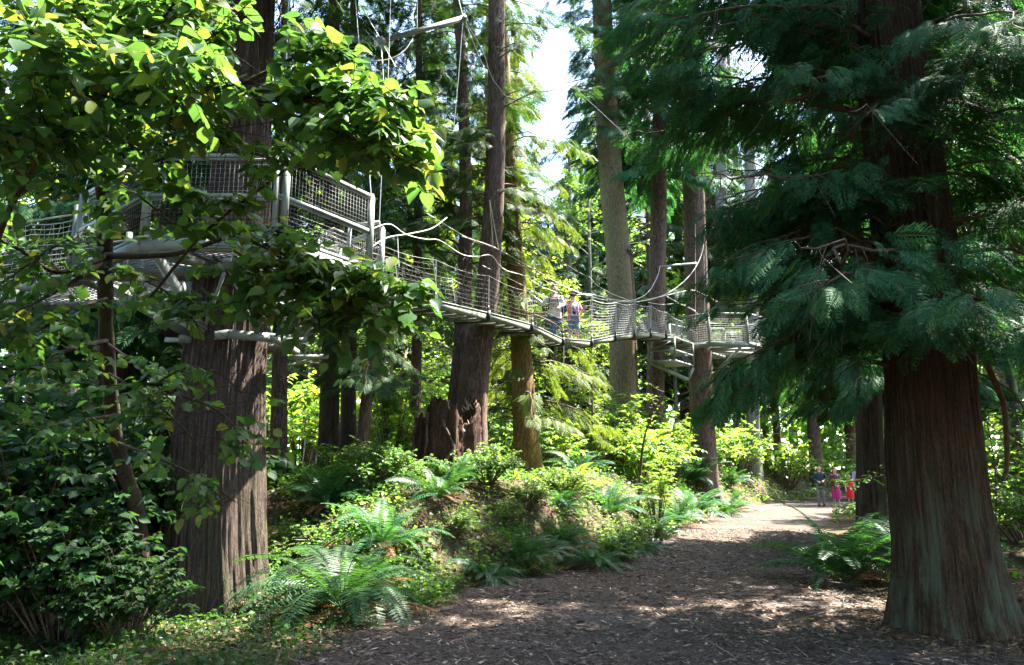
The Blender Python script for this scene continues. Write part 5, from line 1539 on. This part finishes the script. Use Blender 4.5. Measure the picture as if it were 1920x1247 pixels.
    # pale stems at the picture's edge
    tube(wood, spline([at(-40, 560, 4.6), at(10, 410, 4.4), at(60, 320, 4.2), at(95, 240, 4.1)], 20), np.linspace(.022, .009, 20), 7)
    tube(wood, spline([at(60, 330, 4.2), at(30, 320, 4.1), at(15, 270, 4.0), at(0, 240, 4.0)], 14), np.linspace(.012, .006, 14), 6)
    wood.build('branches', M['bark_hazel'], t, True, o)

    def keep(P):
        px, py = project(P)
        b = (px > 815) | ((px > 560) & (py < 92) & (px - 560 > (92 - py) * 1.2 + 80)) | ((px > 540) & (py > 305 + (px - 540) * .22) & (py < 425 + (px - 540) * .35) & (px < 690))
        win = (px > 235) & (px < 520) & (py > 262) & (py < 425) & (np.sin(px / 37.) * np.sin(py / 29.) > .05)
        win2 = (px > 120) & (px < 430) & (py > 440) & (py < 545) & (np.sin(px / 29. + .5) * np.sin(py / 23.) > .3)
        win3 = (px > 340) & (px < 580) & (py > 590) & (py < 690) & (np.sin(px / 31. + 1) > .1)
        win4 = (px > 428) & (px < 512) & (py < 262) & (np.sin(px / 21. + 2) * np.sin(py / 27. + .5) > -.45)
        low = (px > 315) & (px < 500) & (py > 690) & (py < 1150) & (np.sin(px / 33.) * np.sin(py / 35.) > -.2)
        return ~(b | win | win2 | win3 | win4 | low)
    lv.mesh(T_HAZEL, keep, rng).build('foliage', M['hazel'], t, False, o)


hazel()

# ---- dark shrubs under it
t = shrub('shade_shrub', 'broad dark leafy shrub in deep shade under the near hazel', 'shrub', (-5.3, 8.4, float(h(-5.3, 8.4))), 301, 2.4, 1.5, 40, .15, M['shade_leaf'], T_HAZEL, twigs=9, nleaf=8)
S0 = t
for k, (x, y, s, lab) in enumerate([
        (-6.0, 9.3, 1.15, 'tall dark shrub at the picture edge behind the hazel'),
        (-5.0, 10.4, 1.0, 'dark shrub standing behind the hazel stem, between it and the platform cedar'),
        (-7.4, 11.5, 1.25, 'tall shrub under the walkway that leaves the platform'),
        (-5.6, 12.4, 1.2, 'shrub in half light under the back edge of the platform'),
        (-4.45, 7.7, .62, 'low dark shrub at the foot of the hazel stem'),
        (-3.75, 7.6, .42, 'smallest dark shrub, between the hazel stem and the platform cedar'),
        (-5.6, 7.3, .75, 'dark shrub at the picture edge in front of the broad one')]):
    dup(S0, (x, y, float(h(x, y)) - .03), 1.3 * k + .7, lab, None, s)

# ---- ferns
fern('sword_fern', 'large dark sword fern with arching fronds at the foot of the platform cedar', (-1.95, 8.9, float(h(-1.95, 8.9)) + .05), 401, 1.5, 40, dead=8, np_=38, bend=1.75, e_lo=.45, e_hi=1.15)
fern('sword_fern', 'upright sword fern behind the large dark one, its tips in sun', (-1.9, 11.0, float(h(-1.9, 11.0))), 402, 1.15, 26, dead=7)
fern('sword_fern', 'sunlit sword fern below the small leaved shrub by the stump', (-1.2, 12.4, float(h(-1.2, 12.4))), 403, .95, 24, dead=6)
F1 = fern('sword_fern', 'bluish sword fern with one upright frond at the path edge', (.2, 12.3, float(h(.2, 12.3)) + .05), 404, .95, 26, dead=8, e_hi=1.5)
F2 = fern('sword_fern', 'low spreading sword fern on the bank beside the path', (1.35, 12.7, float(h(1.35, 12.7)) + .05), 405, .9, 28, dead=6, e_lo=.3, e_hi=1.1)
F3 = fern('sword_fern', 'broad green sword fern in front of the tan fir', (2.2, 17.2, float(h(2.2, 17.2))), 406, 1.2, 30, dead=7)
YF = fern('lady_fern', 'bright yellow green fern beside the ochre hemlock', (1.35, 16.4, float(h(1.35, 16.4))), 407, 1.0, 18, dead=0, leafm=M['maple'], e_lo=.7, e_hi=1.4)
for k, (proto, x, y, s, lab) in enumerate([
        (F3, 1.6, 18.5, .9, 'sword fern between the ochre hemlock and the tan fir'),
        (F2, 3.4, 18.2, 1.1, 'sword fern spilling onto the path below the tan fir'),
        (F1, 4.3, 20.2, 1.3, 'bright sword fern at the bend of the path behind the tan fir'),
        (F3, 5.4, 22.6, 1.2, 'sunlit sword fern at the bend of the path, in front of the far platform tree'),
        (F2, 6.6, 24.3, 1.3, 'glaring sunlit fern where the path turns'),
        (F1, 7.6, 26.4, 1.2, 'sunlit fern past the bend, nearest the walking group'),
        (F3, 6.2, 26.2, 1.3, 'sunlit fern at the foot of the far platform tree'),
        (F2, .9, 14.6, .9, 'fern on the bank above the bluish one'),
        (F1, -3.0, 12.4, 1.0, 'fern in half shade to one side of the platform cedar'),
        (F2, -.5, 17.4, .9, 'fern in the clearing behind the curved hemlock'),
        (F3, -2.6, 15.6, 1.0, 'fern under the leaning young hemlock'),
        (F1, 8.8, 30.5, 1.2, 'sunlit fern across the path from the walking group'),
        (F3, 4.9, 11.3, 1.35, 'dark sword fern at the shaded foot of the red cedar'),
        (F1, 5.7, 10.7, 1.35, 'dark upright fern beside the red cedar trunk'),
        (F2, 6.6, 12.6, 1.2, 'dark fern behind the red cedar on the shaded side of the path'),
        (F3, 7.7, 8.9, 1.1, 'dark fern at the edge of the picture beyond the red cedar'),
        (F2, -.35, 11.4, .8, 'small fern on the sunny bank beside the path'),
        (F1, .9, 13.4, .8, 'fern above the low spreading one on the bank'),
        (F3, -1.0, 13.3, .7, 'fern below the stump'),
        (F2, 2.5, 14.9, .9, 'fern hanging over the path edge in front of the tan fir')]):
    dup(proto, (x, y, float(h(x, y)) + .02), 1.9 * k, lab, None, s)

# ---- shrubs round the stump and in the clearing
SB = shrub('salal_shrub', 'glossy green salal shrub at the foot of the curved hemlock', 'shrub', (-.45, 13.6, float(h(-.45, 13.6))), 501, .75, .75, 40, .055, M['shrub'], twigs=10, nleaf=8)
HB = shrub('huckleberry_shrub', 'pale small leaved huckleberry shrub beside the stump', 'shrub', (-2.3, 12.8, float(h(-2.3, 12.8))), 502, .85, .85, 46, .042, M['shrub'], T_DIA, twigs=12, nleaf=10, up=.5)
VM = shrub('vine_maple', 'sunlit vine maple sapling with layered leaves next to the stump', 'shrub', (-2.6, 16.4, float(h(-2.6, 16.4))), 503, 2.6, 1.1, 26, .105, M['maple'], T_MAPLE, twigs=10, nleaf=8, up=.25)
UB = shrub('salmonberry_thicket', 'bright leafy thicket glowing in the clearing behind the ochre hemlock', 'shrub', (2.2, 22, float(h(2.2, 22))), 504, 1.9, 1.6, 30, .13, M['maple'], T_LEAF, twigs=9, nleaf=8, up=.28)
GB = shrub('elder_shrub', 'mid green shrub in the clearing behind the curved hemlock', 'shrub', (-.3, 19, float(h(-.3, 19))), 505, 2.2, 1.5, 28, .12, M['shrub'], T_LEAF, twigs=9, nleaf=8, up=.3)
for k, (proto, x, y, s, lab) in enumerate([
        (SB, .25, 13.6, .75, 'salal shrub between the curved hemlock and the bluish fern'),
        (SB, -1.5, 13.2, .75, 'low salal shrub at the foot of the stump'),
        (SB, -2.9, 13.5, 1.2, 'salal shrub between the stump and the leaning young hemlock'),
        (SB, 1.1, 15.6, .9, 'salal at the foot of the ochre hemlock'),
        (SB, 2.3, 15.3, .8, 'salal on the bank in front of the tan fir'),
        (HB, -.9, 11.9, .55, 'small huckleberry shrub at the sunny patch of bank'),
        (HB, -3.3, 11.3, .8, 'huckleberry shrub at the side of the platform cedar trunk'),
        (VM, 3.4, 23.5, 1.1, 'vine maple in sun beside the tan fir trunk'),
        (VM, 3.6, 18.9, .7, 'young vine maple sapling in front of the tan fir'),
        (VM, 5.2, 24.6, 1.0, 'vine maple glowing under the far platform'),
        (UB, -.2, 21.6, 1.1, 'leafy thicket in sun seen between the curved and the ochre hemlock'),
        (UB, .9, 19.9, .9, 'leafy thicket right behind the ochre hemlock'),
        (UB, -1.6, 19.6, 1.0, 'leafy thicket in sun right behind the stump'),
        (UB, -3.4, 20.4, 1.2, 'leafy thicket in sun behind the leaning young hemlock'),
        (UB, 3.9, 22.6, 1.0, 'leafy thicket in sun at the foot of the tan fir'),
        (UB, 1.6, 24.8, 1.3, 'taller thicket in the middle of the clearing'),
        (UB, 4.0, 26.5, 1.3, 'thicket behind the tan fir, in full sun'),
        (UB, 6.0, 29.5, 1.2, 'thicket between the tan fir and the far platform tree'),
        (UB, 8.3, 31.5, 1.2, 'thicket in sun past the far platform tree'),
        (UB, 10.4, 34.8, 1.3, 'thicket behind the walking group'),
        (UB, 13.6, 37.5, 1.4, 'thicket at the end of the path behind the group'),
        (GB, -7.2, 17.4, 1.2, 'green shrub in light behind the platform cedar'),
        (GB, -9.2, 16.0, 1.2, 'green shrub in light beyond the platform walkway'),
        (UB, -4.2, 22.4, 1.5, 'bright thicket in sun behind the rusty and reddish trunks'),
        (UB, -6.6, 23.4, 1.7, 'tall bright thicket in sun seen beyond the straight dark fir'),
        (UB, -8.8, 22.0, 1.4, 'bright thicket far behind the platform cedar'),
        (UB, -2.4, 23.6, 1.6, 'bright thicket seen between the leaning young hemlock and the stump'),
        (VM, -2.0, 21.0, 1.3, 'vine maple in light behind the bushy hemlock'),
        (HB, .3, 11.9, .5, 'tiny huckleberry shrub on the bare bank by the path'),
        (HB, -.1, 13.0, .45, 'huckleberry shrub above the bluish fern'),
        (SB, 1.9, 13.6, .8, 'salal above the low spreading fern on the bank'),
        (SB, 3.0, 16.4, .9, 'salal on the bank edge below the broad green fern'),
        (GB, -2.6, 23.5, 1.4, 'tall green shrub at the back of the clearing'),
        (GB, 7.2, 35, 1.4, 'green shrub far back under the far platform'),
        (GB, 9.6, 14.2, 1.1, 'green shrub at the edge of the picture behind the red cedar'),
        (GB, 8.6, 11.6, .9, 'green shrub close behind the red cedar'),
        (GB, 12.5, 17.5, 1.4, 'tall shrub beyond the red cedar'),
        (GB, 11.2, 21.5, 1.2, 'shrub beside the shadowed cedar'),
        (GB, 16.5, 36.0, 1.4, 'shrub behind the walking group, next to the shadowed cedar')]):
    dup(proto, (x, y, float(h(x, y)) - .02), 1.1 * k + .3, lab, None, s)

# long low branch reaching over the path
rng = np.random.default_rng(78)
o = np.array([7.4, 11.8, float(h(7.4, 11.8))])
t = thing('hazel_shrub', 'leafy shrub behind the red cedar, one long low branch crossing the walking group', 'shrub', o)
wood = MB(); lv = Leaves()
C = spline([o - (0, 0, .1), at(1760, 915, 11.9), at(1680, 893, 11.9), at(1600, 902, 11.9), at(1530, 918, 11.9), at(1475, 932, 11.9)], 40)
tube(wood, C, np.linspace(.022, .004, 40), 6)
for k in range(46):
    q = int(12 + 27.9 * k / 46); d = nrm(C[min(39, q + 1)] - C[q - 1] + rng.normal(0, .5, 3) * (1, 1, .35) * .3)
    leaf_twig(rng, lv, C[q], C[q] + d * rng.uniform(.15, .32), 6, .07, .03, .4, wood, .003)
C2 = spline([o, o + (.3, .2, 1.2), o + (.2, .1, 2.2)], 14); tube(wood, C2, np.linspace(.02, .006, 14), 6)
for k in range(60):
    q = rng.integers(3, 13); d = nrm(rng.normal(0, 1, 3) * (1, 1, .4)); leaf_twig(rng, lv, C2[q], C2[q] + d * rng.uniform(.3, .6), 7, .08, .05, .4, wood, .003)
wood.build('stems', M['twig'], t, True, o); lv.mesh(T_LEAF).build('foliage', M['shrub'], t, False, o)

# sapling stems in the clearing
rng = np.random.default_rng(77)
t = thing('sapling', 'thin bare sapling leaning beside the tan fir', 'sapling', (*at(1192, 900, 18.9)[:2], float(h(*at(1192, 900, 18.9)[:2]))))
o = np.array(t.location)
wood = MB(); lv = Leaves()
C = spline([o - (0, 0, .1), at(1205, 840, 18.9), at(1222, 780, 18.9), at(1245, 735, 18.8)], 16)
tube(wood, C, np.linspace(.04, .012, 16), 6)
for k in range(10):
    p = C[6 + k % 10]; d = nrm(rng.normal(0, 1, 3) * (1, 1, .4) + (0, 0, .3)); tube(wood, spline([p, p + d * .3, p + d * .6 + (0, 0, .1)], 5), np.linspace(.010, .003, 5), 4)
    leaf_twig(rng, lv, p, p + d * .7, 7, .08)
wood.build('stem', M['twig'], t, True, o); lv.mesh(T_MAPLE).build('foliage', M['maple'], t, False, o)

# ---- background trees
MP = broadleaf_tree('maple_tree', 'tall leafy maple at the back of the clearing, crown in sun', 'tree', (-1.5, 30, float(h(-1.5, 30))), 601, 12.5, 3.0, 3.6, 22, .22, M['maple'], M['bark_grey'], T_LEAF, 5, 7, 2, .16)
AL = broadleaf_tree('alder_tree', 'slim alder with small leaves behind the pale spruce', 'tree', (3.6, 33, float(h(3.6, 33))), 602, 15.0, 4.0, 2.8, 26, .15, M['shrub'], M['bark_grey'], T_LEAF, 5, 8, 2, .12)
A = np.array([[0, 0, 0, .24], [0, 0, 8, .17], [.1, 0, 20, .05]])
HM = conifer_thing('background_hemlock', 'hemlock in the background between the curved and the ochre hemlock', 'tree', A.copy(), M['bark_fir'], M['hemlock'], T_HEM_LO, 3.5, 19.8, 110, cone_len(3.4, .75, .2), 603,
                   seg=14, trunk_kw=dict(step=.5), base=0.0, slen=(.36, .62), gap=.125, hang=.45)
HM.location = (-5.5, 38, float(h(-5.5, 38)))
CD = conifer_thing('background_cedar', 'cedar seen behind the far side of the red cedar', 'tree', A.copy(), M['bark_red'], M['cedar'], T_CEDAR_LO, 2.6, 19.8, 140, cone_len(3.8, .6, .25), 604,
                   seg=14, trunk_kw=dict(step=.5), base=0.0, slen=(.5, .8), gap=.2, hang=.5)
CD.location = (9.6, 17.2, float(h(9.6, 17.2)))
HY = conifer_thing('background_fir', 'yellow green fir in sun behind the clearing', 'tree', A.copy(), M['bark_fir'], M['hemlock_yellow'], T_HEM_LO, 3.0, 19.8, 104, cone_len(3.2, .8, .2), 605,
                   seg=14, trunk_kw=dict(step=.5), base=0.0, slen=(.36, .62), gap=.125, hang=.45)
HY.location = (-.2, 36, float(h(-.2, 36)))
for k, (proto, x, y, s, lab) in enumerate([
        (MP, -8.5, 25, .95, 'maple in sun behind the straight dark fir'),
        (MP, -11.5, 20.5, 1.0, 'maple behind the walkway that leaves the platform'),
        (MP, -4.6, 28.0, .62, 'low maple in sun behind the rusty and reddish trunks'),
        (MP, -7.6, 29.5, .75, 'maple in sun seen past the straight dark fir'),
        (MP, 3.2, 29.5, .5, 'small maple glowing in the clearing beside the tan fir'),
        (MP, -.6, 27.0, .5, 'small maple glowing between the curved and the ochre hemlock'),
        (MP, 1.8, 30, .62, 'low maple glowing under the pale spruce'),
        (MP, 8.2, 37, .8, 'maple behind the far platform'),
        (MP, 12.8, 42, .9, 'maple at the end of the path, beyond the group'),
        (MP, 19.5, 34, 1.1, 'maple beyond the red cedar, bright through its sprays'),
        (MP, 16.0, 24.0, 1.0, 'maple behind the shadowed cedar'),
        (MP, -16.0, 27, 1.2, 'maple far behind the platform walkway'),
        (MP, 12.6, 18.6, .9, 'maple at the picture edge beyond the red cedar'),
        (AL, 6.0, 41, 1.0, 'alder between the tan fir and the far platform tree, far back'),
        (AL, -8.5, 31, 1.1, 'alder far back between the platform cedar and the dark hemlock'),
        (AL, 20.0, 38, 1.0, 'alder in light behind the shadowed cedar'),
        (AL, 21.0, 27, 1.1, 'alder far behind the red cedar'),
        (AL, -13.0, 15.5, .8, 'alder at the picture edge behind the hazel leaves'),
        (HM, -9.8, 17.5, 1.0, 'hemlock behind the platform, seen through the hazel leaves'),
        (HM, -9.5, 36, 1.15, 'hemlock far behind the reddish dark hemlock'),
        (HM, -6.5, 33, 1.1, 'hemlock behind the slim straight trunk'),
        (HM, 7.0, 43, 1.15, 'hemlock between the tan fir and the slender fir'),
        (HM, 12.4, 45, 1.3, 'hemlock behind the far platform tree'),
        (HM, 20.4, 45, 1.4, 'hemlock far behind the pale grey trunk'),
        (HM, -13.5, 22, 1.25, 'hemlock at the picture edge far behind the hazel'),
        (HM, 17.5, 20.5, 1.2, 'hemlock at the picture edge far beyond the red cedar'),
        (HM, 7.6, 39, 1.45, 'very tall hemlock behind the tan fir, filling the sky to one side of the gap'),
        (HM, 11.0, 47, 1.6, 'very tall hemlock far behind the far platform tree'),
        (HM, 15.5, 48, 1.6, 'very tall hemlock far behind the ash grey trunk'),
        (HM, -1.6, 43, 1.5, 'very tall hemlock behind the curved hemlock, bordering the sky gap'),
        (HM, -5.2, 45, 1.6, 'very tall hemlock far behind the bushy hemlock'),
        (HM, -11, 45, 1.6, 'very tall hemlock far behind the platform cedar'),
        (HM, .2, 46, 1.5, 'tall hemlock forming one side of the notch of open sky'),
        (HM, 5.6, 44, 1.5, 'tall hemlock forming the other side of the notch of open sky, behind the tan fir'),
        (HM, 22.0, 29, 1.4, 'tall hemlock far beyond the red cedar, dark against the sky'),
        (HM, 27.0, 37, 1.5, 'tall hemlock at the picture edge, farthest beyond the red cedar'),
        (HM, 17.0, 42, 1.5, 'tall hemlock in the gap between the shadowed cedar and the pale grey trunk'),
        (HM, 4.6, 46, 1.15, 'hemlock far behind the tan fir'),
        (CD, 14.5, 13.2, 1.0, 'cedar at the picture edge beside the red cedar'),
        (CD, 14.0, 7.0, 1.1, 'cedar just outside the picture edge beyond the red cedar'),
        (CD, -7.2, 13.6, .9, 'cedar behind the walkway side of the platform'),
        (HY, -4.4, 34, 1.1, 'yellow green fir far behind the dark hemlock'),
        (HY, 10.9, 39, 1.1, 'yellow green fir far behind the far platform'),
        (HY, 23, 40, 1.3, 'yellow green fir far beyond the red cedar'),
        (HY, -19, 35, 1.4, 'yellow green fir far behind the walkway')]):
    dup(proto, (x, y, float(h(x, y)) - .05), 2.1 * k + .4, lab, None, s)

# the wood goes on round the photographer: unseen trees added to shade the path and near trunks
for k, (proto, x, y, s, lab) in enumerate([
        (CD, 9.0, 2.8, 1.1, 'added shade cedar outside the picture beside the path, nearest the photographer'),
        (CD, 14.2, 5.2, 1.2, 'added shade cedar outside the picture, deeper in the wood'),
        (CD, -4.6, -4.0, 1.2, 'added shade cedar outside the picture behind the photographer on the hazel side'),
        (CD, -10.6, 2.4, 1.15, 'added shade cedar outside the picture on the hazel side'),
        (CD, -1.6, -6.8, 1.3, 'added shade cedar outside the picture straight behind the photographer'),
        (CD, -10.5, -3.4, 1.3, 'added shade cedar outside the picture, far behind on the hazel side'),
        (CD, 4.4, -9.5, 1.3, 'added shade cedar outside the picture, far behind on the path'),
        (HM, 12.5, -4.5, 1.3, 'added shade hemlock outside the picture, far behind beside the path'),
        (HM, -12.5, 6.5, 1.3, 'added shade hemlock outside the picture beyond the walkway'),
        (HM, -6.0, -11.0, 1.3, 'added shade hemlock outside the picture, farthest behind')]):
    dup(proto, (x, y, float(h(x, y)) - .05), 1.7 * k, lab, None, s)

# ---- far wood, one mass
rng = np.random.default_rng(900)
N0 = 90000
Yf = rng.uniform(48, 74, N0); ang = rng.uniform(-.95, .95, N0); Xf = Yf * ang
top = 23 + 5 * np.sin(ang * 9 + 1) + 3 * np.sin(ang * 23) + 2 * np.sin(ang * 51 + 2) - 9 * np.exp(-((ang - .055) / .06) ** 2) - 5 * np.exp(-((ang - .40) / .05) ** 2)
Zf = rng.uniform(0, 1, N0) ** .9 * top
cl = np.sin(Xf * .9 + Zf * .3) * np.sin(Yf * .8 + 1) + np.sin(Zf * 1.1 + Xf * .35) * .7 + rng.normal(0, .3, N0)
k = cl > -.55
P = np.stack([Xf, Yf, Zf], 1)[k]
mb = MB()
scatter(mb, T_DIA, P, nrm(rng.normal(0, 1, P.shape) * (1, 1, .6) - (0, 0, .35)), np.array([0, 0, 1.0]) + rng.normal(0, .6, P.shape), rng.uniform(.35, .95, len(P)))
tr = MB()
for q in range(70):
    y = rng.uniform(46, 72); x = y * rng.uniform(-.8, .85)
    tube(mb, np.array([[x, y, -.3], [x + rng.normal(0, .2), y, 8], [x + rng.normal(0, .4), y, 19]]), [.32, .24, .08], 8, mi=1)
fw = mb.build('far_woods', [M['shrub'], M['bark_fir']])
tag(fw, 'distant sunlit forest behind the clearing', 'forest', None, 'stuff')

# ---- ground cover
def cover(name, label, cat, n, region, tmpl, matl, size, seed, lift=(.02, .10), upn=.5, cond=None, flatd=False):
    rng = np.random.default_rng(seed)
    x = rng.uniform(region[0], region[1], n); y = region[2] + (region[3] - region[2]) * rng.uniform(0, 1, n) ** 1.3
    k = cond(x, y, rng) if cond else np.ones(n, bool)
    x, y = x[k], y[k]
    z = h(x, y) + rng.uniform(*lift, len(x))
    a = rng.uniform(0, 6.28, len(x))
    D = np.stack([np.cos(a), np.sin(a), rng.normal(0, .12 if flatd else .35, len(x))], 1)
    Nn = np.array([0, 0, 1.0]) + rng.normal(0, upn, (len(x), 3))
    mb = MB(); scatter(mb, tmpl, np.stack([x, y, z], 1), D, Nn, rng.uniform(*size, len(x)))
    o = mb.build(name, matl)
    tag(o, label, cat, None, 'stuff')


def off_left(x, y, rng):
    d = edge_l(y) + .16 * np.sin(2.1 * y) + .1 * np.sin(5.3 * y + 1) - x
    pat = np.sin(x * 2.1 + 1) * np.sin(y * 1.7) + .5 * np.sin(x * 5 + y * 3)
    return (d > -.02 + .3 * rng.uniform(0, 1, len(x))) & ((pat + rng.normal(0, .5, len(x)) > -.35) | (y < 8.5))


def off_right(x, y, rng):
    return (x - edge_r(y) > .1) & (np.sin(x * 2) * np.sin(y * 1.3 + 1) + rng.normal(0, .5, len(x)) > .2)


cover('ground_herbs', 'low green herbs covering the ground along the near edge of the path', 'ground cover', 26000, (-9, 1.2, 4.5, 11.5), T_DIA, M['herb'], (.03, .075), 701, (.01, .14), .5, off_left)
cover('ivy_cover', 'low leafy cover on the bank and the floor of the clearing', 'ground cover', 95000, (-9, 8, 9.5, 26), T_DIA, M['shrub'], (.04, .10), 702, (.01, .22), .5, off_left)
cover('meadow_cover', 'leafy cover round the bend of the path behind the walking group', 'ground cover', 26000, (3, 26, 22, 44), T_DIA, M['shrub'], (.06, .16), 704, (.02, .35), .5, lambda x, y, r: (x < edge_l(y) - .1 * r.uniform(0, 1, len(x))) | (x > edge_r(y) + .2))
cover('shade_cover', 'sparse dark plants on the shaded floor beyond the red cedar', 'ground cover', 9000, (4.5, 20, 6, 32), T_DIA, M['herb'], (.05, .12), 703, (.01, .15), .5, off_right)


def grass(n, region, seed):
    rng = np.random.default_rng(seed)
    x = rng.uniform(region[0], region[1], n); y = rng.uniform(region[2], region[3], n)
    d = edge_l(y) + .16 * np.sin(2.1 * y) + .1 * np.sin(5.3 * y + 1) - x
    k = (d > .0) & ((d < 2.6) | (y < 7.5)) & (np.sin(x * 1.5 + 2) * np.sin(y * 1.9) + rng.normal(0, .5, n) > -.2)
    x, y = x[k], y[k]; m = len(x)
    a = rng.uniform(0, 6.28, m)
    D = np.stack([np.cos(a) * .5, np.sin(a) * .5, rng.uniform(.5, 1.2, m)], 1)
    V = np.array([(-.035, 0, 0), (.035, 0, 0), (.022, .6, .06), (-.022, .6, .06), (0, 1.0, .22)]); Fc = np.array([(0, 1, 2), (0, 2, 3), (3, 2, 4)])
    mb = MB(); scatter(mb, (V, Fc), np.stack([x, y, h(x, y) - .005], 1), D, rng.normal(0, 1, (m, 3)) + (0, 0, .2), rng.uniform(.06, .16, m))
    tag(mb.build('grass', M['herb']), 'short grass along the near edge of the path', 'grass', None, 'stuff')


grass(30000, (-5.5, 1.5, 4.8, 12.5), 711)


def litter(name, label, cat, n, seed, size, cond, matl, yr=(4.2, 17), asp=(.16, .42), xr=(-6, 8)):
    rng = np.random.default_rng(seed)
    y = yr[0] + (yr[1] - yr[0]) * rng.uniform(0, 1, n) ** 1.6; x = rng.uniform(xr[0], xr[1], n)
    k = cond(x, y, rng); x, y = x[k], y[k]; m = len(x)
    a = rng.uniform(0, 6.28, m)
    D = np.stack([np.cos(a), np.sin(a), rng.normal(0, .16, m)], 1); Nn = np.array([0, 0, 1.0]) + rng.normal(0, .28, (m, 3))
    V = np.array([(-.5, 0, 0), (.5, .06, 0), (.42, 1, .05), (-.35, .92, 0), (-.5, 0, -.12), (.5, .06, -.12), (.42, 1, -.07), (-.35, .92, -.12)], float)
    Fc = np.array([(0, 1, 2, 3), (7, 6, 5, 4), (0, 4, 5, 1), (1, 5, 6, 2), (2, 6, 7, 3), (3, 7, 4, 0)])
    L = rng.uniform(*size, m); W = L * rng.uniform(*asp, m)
    S = np.stack([W, L, np.minimum(L * .3, .02)], 1)
    on = (x > edge_l(y) + .15) & (x < edge_r(y) - .15)
    mb = MB(); scatter(mb, (V, Fc), np.stack([x, y, h(x, y) + np.where(on, .026, .004) + rng.uniform(0, .012, m)], 1), D, Nn, S)
    tag(mb.build(name, matl), label, cat, None, 'stuff')


litter('wood_chips', 'loose brown wood chips strewn over the path', 'wood chips', 56000, 721, (.022, .09), lambda x, y, r: (x > edge_l(y) - .5 * r.uniform(0, 1, len(x)) ** 2) & (x < edge_r(y) + .6), M['chips'], (4.2, 20))
litter('leaf_litter', 'dead leaves and twigs on the forest floor', 'leaf litter', 26000, 722, (.03, .11), lambda x, y, r: (x < edge_l(y) + .1) | (x > edge_r(y) - .9), M['dead_leaf'], (5, 19), (.15, .6), (-7, 11))
TB = [(A1[0, 0], 9.6, .8), (A2[0, 0], 8.0, .85), (-.7, 15.7, .6), (A5[0, 0], 17.6, .5), (A14[0, 0], 15, .5)]
litter('bark_litter', 'fallen bark flakes and dead needles piled round the trunk bases', 'bark litter', 60000, 724, (.02, .10), lambda x, y, r: np.any([np.hypot(x - a, y - b) < c + .7 * r.uniform(0, 1, len(x)) ** 2 for a, b, c in TB], 0), M['dead_leaf'], (6.5, 18.5), (.08, .4), (-5.5, 8.5))
litter('fallen_twigs', 'thin fallen twigs scattered on the ground', 'twigs', 2600, 723, (.12, .5), lambda x, y, r: (x < edge_l(y) + .2) | (x > edge_r(y) - 1.2) | (r.uniform(0, 1, len(x)) < .35), M['dead_twig'], (5, 17), (.015, .05), (-6, 9))
